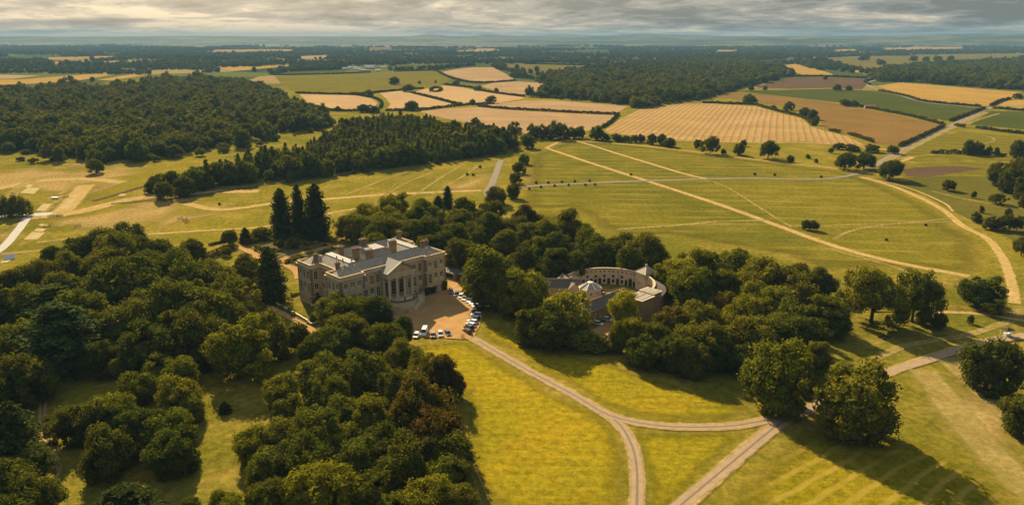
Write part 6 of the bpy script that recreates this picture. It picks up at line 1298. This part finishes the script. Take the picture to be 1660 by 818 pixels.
car(at(738, 449), R(-45), 'hatch', 'blue', 'blue car parked by the sheds right of the house', 'cars near the sheds')
for i, (u_, v_, an, lb) in enumerate(((970, 526, -38, 'white car nearest the viewer in the stable yard'), (985, 519.5, -36, 'middle white car in the stable yard'), (995, 516.5, -30, 'white car half under the lime green tree in the stable yard'))): car(at(u_, v_), R(an), 'hatch', 'white', lb, 'cars in the stable yard')

# ================================================================== SMALL THINGS
M_TIMB = plain('weathered_timber', (0.19, 0.13, 0.08), (0.14, 0.10, 0.06), 2, .9); M_DKROOF = plain('dark_canopy', (.03, .03, .03), None, 1, .8)
# cattle grid and gate posts at the forecourt mouth
P = at(761, 548); g0 = empty('cattle_grid', (P[0], P[1], 0.05), R(-52), 'dark cattle grid where the drive leaves the forecourt', 'cattle grid')
for k in range(10): b = MB(); b.box(-2.1, 2.1, -1.3 + k * .28, -1.18 + k * .28, 0, .08); b.obj('bar', M_DKROOF, g0)
for u_, v_, l_ in ((749, 547, 'left outer post'), (752, 547.5, 'left inner post'), (762.5, 543, 'right inner post'), (765, 543.5, 'right outer post')):
    P = at(u_, v_); b = MB(); b.box(-.13, .13, -.13, .13, 0, 1.35); b.lathe([(.17, 1.35), (.17, 1.42), (.02, 1.6)], (0, 0, 0), 4, R(45)); o = b.obj('gate_post', M_TIMB); o.location = P; tag(o, 'timber gate post at the cattle grid, ' + l_, 'post', 'gate posts')
# wire fence along the lawn edge below the forecourt
def fence(pts, label, sp=3.0, h=1.1, rails=2, mat=None):
    W_ = smooth_line(np.array([at(*p)[:2] for p in pts]), sp); r = empty('fence', (*W_[0], 0), 0, label, 'fence'); pm = MB().box(-.06, .06, -.06, .06, 0, h).mesh('post', mat or M_TIMB)
    for q in W_: o = link(bpy.data.objects.new('post', pm), r); o.location = (q[0] - W_[0][0], q[1] - W_[0][1], 0)
    for k in range(rails):
        b = MB(); z = h * (.45 + .5 * k / max(1, rails - 1))
        for a, c_ in zip(W_[:-1], W_[1:]): b.tube([(*(a - W_[0]), z), (*(c_ - W_[0]), z)], [.035, .035], 4)
        b.obj('rail', mat or M_TIMB, r)
fence([(650, 565), (690, 563), (720, 557), (748, 549)], 'thin post fence on the lawn below the short car row')
fence([(1540, 503), (1590, 508), (1640, 514)], 'timber rail fence beside the track right of the oaks', 2.5, 1.2, 3)
fence([(182, 329), (300, 317), (420, 300), (560, 281), (700, 262), (800, 252)], 'long boundary fence along the foot of the plantation', 6, 1.3)
fence([(556, 355), (590, 336), (620, 321), (650, 290), (672, 272)], 'thin fence line crossing the grass behind the house', 6, 1.2)
# kiosk with dark canopy
P = at(1632, 544); r = empty('kiosk', P, R(12), 'small white kiosk under a dark canopy beside the lane at right', 'kiosk')
M_KW = plain('kiosk_white', (.7, .67, .6), None, 1, .6)
b = MB(); b.add([(-2.0, -1.6, 2.5), (2.0, -1.6, 2.5), (2.0, 1.6, 2.5), (-2.0, 1.6, 2.5), (0, 0, 3.3)], [(0, 1, 4), (1, 2, 4), (2, 3, 4), (3, 0, 4), (3, 2, 1, 0)]); b.obj('canopy', M_DKROOF, r)
for x in (-1.7, 1.7):
    for y in (-1.3, 1.3): b = MB(); b.box(x - .07, x + .07, y - .07, y + .07, 0, 2.5); b.obj('leg', M_KW, r)
b = MB(); b.box(-1.2, 1.0, -.8, .6, .1, 1.05); b.box(-1.3, 1.1, -.9, .7, 1.05, 1.12); b.obj('counter', M_KW, r)
# logs under the oaks
for i, (u_, v_, an) in enumerate(((1432, 546, .2), (1438, 549, .5))):
    b = MB(); b.tube([(-2.2, 0, .35), (0, .1, .38), (2.2, 0, .33)], [.38, .34, .28], 8); b.tube([(.6, 0, .5), (1.2, .8, .9)], [.14, .06], 5); o = b.obj('fallen_log', M_BARK); o.location = at(u_, v_); o.rotation_euler = (0, 0, an); tag(o, 'fallen log in the oak shade, ' + ('upper one' if i == 0 else 'lower one'), 'log', 'fallen logs')
# round bales / equipment specks on the showground
M_DARKKIT = plain('dark_painted_steel', (.05, .035, .025), None, 1, .6)
for i, (u_, v_, l_) in enumerate(((82.5, 351.5, 'first of four in a row'), (87, 351.3, 'second of four in a row'), (92, 351, 'third of four in a row'), (97, 350.8, 'fourth of four in a row'), (107, 320.5, 'alone on the tan strip'), (76, 367.5, 'right of the pale plots'), (126, 368, 'middle of the lit grass'), (292, 355.5, 'left of the worn crossing'), (300, 357, 'middle of the worn crossing'), (303.5, 361, 'right of the worn crossing'))):
    P = at(u_, v_); r = empty('horse_jump', P, R(10 + 7 * i), 'small dark jump on the showground, ' + l_, 'jump', 'showground jumps')
    for x in (-1.6, 1.6): b = MB(); b.box(x - .12, x + .12, -.4, .4, 0, .15); b.box(x - .1, x + .1, -.1, .1, .15, 1.3); b.obj('wing', M_DARKKIT, r)
    for z in (.35, .75, 1.1): b = MB(); b.tube([(-1.6, 0, z), (1.6, 0, z)], [.09, .09], 6); b.obj('pole', M_DARKKIT, r)
b = MB(); b.add([(-2.5, -2, 0), (2.5, -2, 0), (2.5, 2, 0), (-2.5, 2, 0), (-2.5, 0, 2.2), (2.5, 0, 2.2)], [(0, 1, 5, 4), (2, 3, 4, 5), (0, 4, 3), (1, 2, 5), (3, 2, 1, 0)]); o = b.obj('ridge_tent', M_KW); o.location = at(16, 419); o.rotation_euler = (0, 0, .5); tag(o, 'small white ridge tent on a pale plot at the left edge', 'tent')
b = MB(); b.box(-2.2, 2.2, -.9, .9, .45, 1.3); o = b.obj('white_trailer', M_KW); o.location = at(89, 322.5); tag(o, 'small white trailer beside the upper pale plots', 'trailer')
for sy in (-1, 1): q = MB(); q.lathe([(.35, -.12), (.35, .12)], (0, 0, 0), 10); w = q.obj('wheel', M_TYREM, o); w.location = (0, sy * 1.0, .35); w.rotation_euler = (R(90), 0, 0)
# sheep like dots on the near meadow are left out: too small to tell

# ================================================================== FAR HILLS AND AIR
t = NT('far_hill'); M_HILL = t.done(t.bsdf(t.mix(t.mapr(t.noise(.002, 6, .75, 0.3, t.mapping(sc=(0.6, 1.6, 6.0))), .42, .62), (.018, .032, .014), (.15, .13, .06)), .95, .05))
def ridge(name, d0, prof, depth, label=None):
    """prof: list of (u pixel, top row) seen at distance d0; a solid ridge with sloping sides"""
    us = np.linspace(prof[0][0], prof[-1][0], 220); vt = np.interp(us, [p[0] for p in prof], [p[1] for p in prof]); rng = rg(int(d0))
    x = (us - 830) / FPX * d0 / 1.0; h = CAM_H + (60.5 - vt) / FPX * d0 + sum(rng.uniform(2, 6) * np.sin(us / w_ + rng.uniform(0, 6)) for w_ in (9, 17, 33)) * d0 / 30000
    V = []; 
    for f, dy in ((-.02, -depth), (.3, -depth * .62), (.72, -depth * .3), (.95, -depth * .1), (1, 0), (.6, depth * .5), (-.02, depth)): V.append(np.stack([x * (1 + dy / d0 * .2), np.full_like(x, d0 + dy), np.maximum(h * f, -20)], 1))
    m, n = len(V), len(us); ix = np.arange(m * n).reshape(m, n); F = np.stack([ix[:-1, :-1], ix[:-1, 1:], ix[1:, 1:], ix[1:, :-1]], -1).reshape(-1, 4)
    o = link(bpy.data.objects.new(name, mesh_np(name, np.concatenate(V), F, M_HILL, True))); return tag(o, label, kind='structure')
ridge('hills', 9500, [(-500, 66), (0, 65), (300, 66), (640, 65), (900, 66), (1100, 65), (1170, 63), (1260, 61), (1290, 58.5), (1310, 59.5), (1340, 62), (1450, 61), (1540, 59), (1660, 58), (2200, 58)], 1300)
ridge('hills', 12500, [(-600, 60), (0, 59.5), (60, 59), (150, 60), (260, 60), (300, 58.5), (420, 60), (600, 61), (680, 59), (690, 56.5), (712, 57), (745, 60), (770, 59), (800, 56), (815, 58.5), (880, 60.5), (1000, 60), (1120, 61), (1215, 60), (1400, 58.5), (1500, 55.5), (1600, 55), (1900, 54), (2300, 54)], 1400)
ridge('hills', 15500, [(-700, 60), (0, 60.5), (200, 59.5), (320, 58.5), (500, 59.5), (780, 59), (960, 58.5), (1000, 57.5), (1040, 54.5), (1090, 56.5), (1140, 59), (1350, 58.5), (1500, 57), (1700, 56), (2400, 56)], 1500)
hz = MB(); hz.box(-26000, 26000, -3500, 17600, -30, 205); m = bpy.data.materials.new('haze'); m.use_nodes = True; nt2 = m.node_tree; nt2.nodes.clear()
pv = nt2.nodes.new('ShaderNodeVolumePrincipled'); pv.inputs['Color'].default_value = (0.21, 0.40, 0.60, 1); pv.inputs['Density'].default_value = 0.000075; pv.inputs['Anisotropy'].default_value = 0.0
ou = nt2.nodes.new('ShaderNodeOutputMaterial'); nt2.links.new(pv.outputs[0], ou.inputs['Volume'])
h_ = hz.obj('haze', m); tag(h_, kind='stuff')
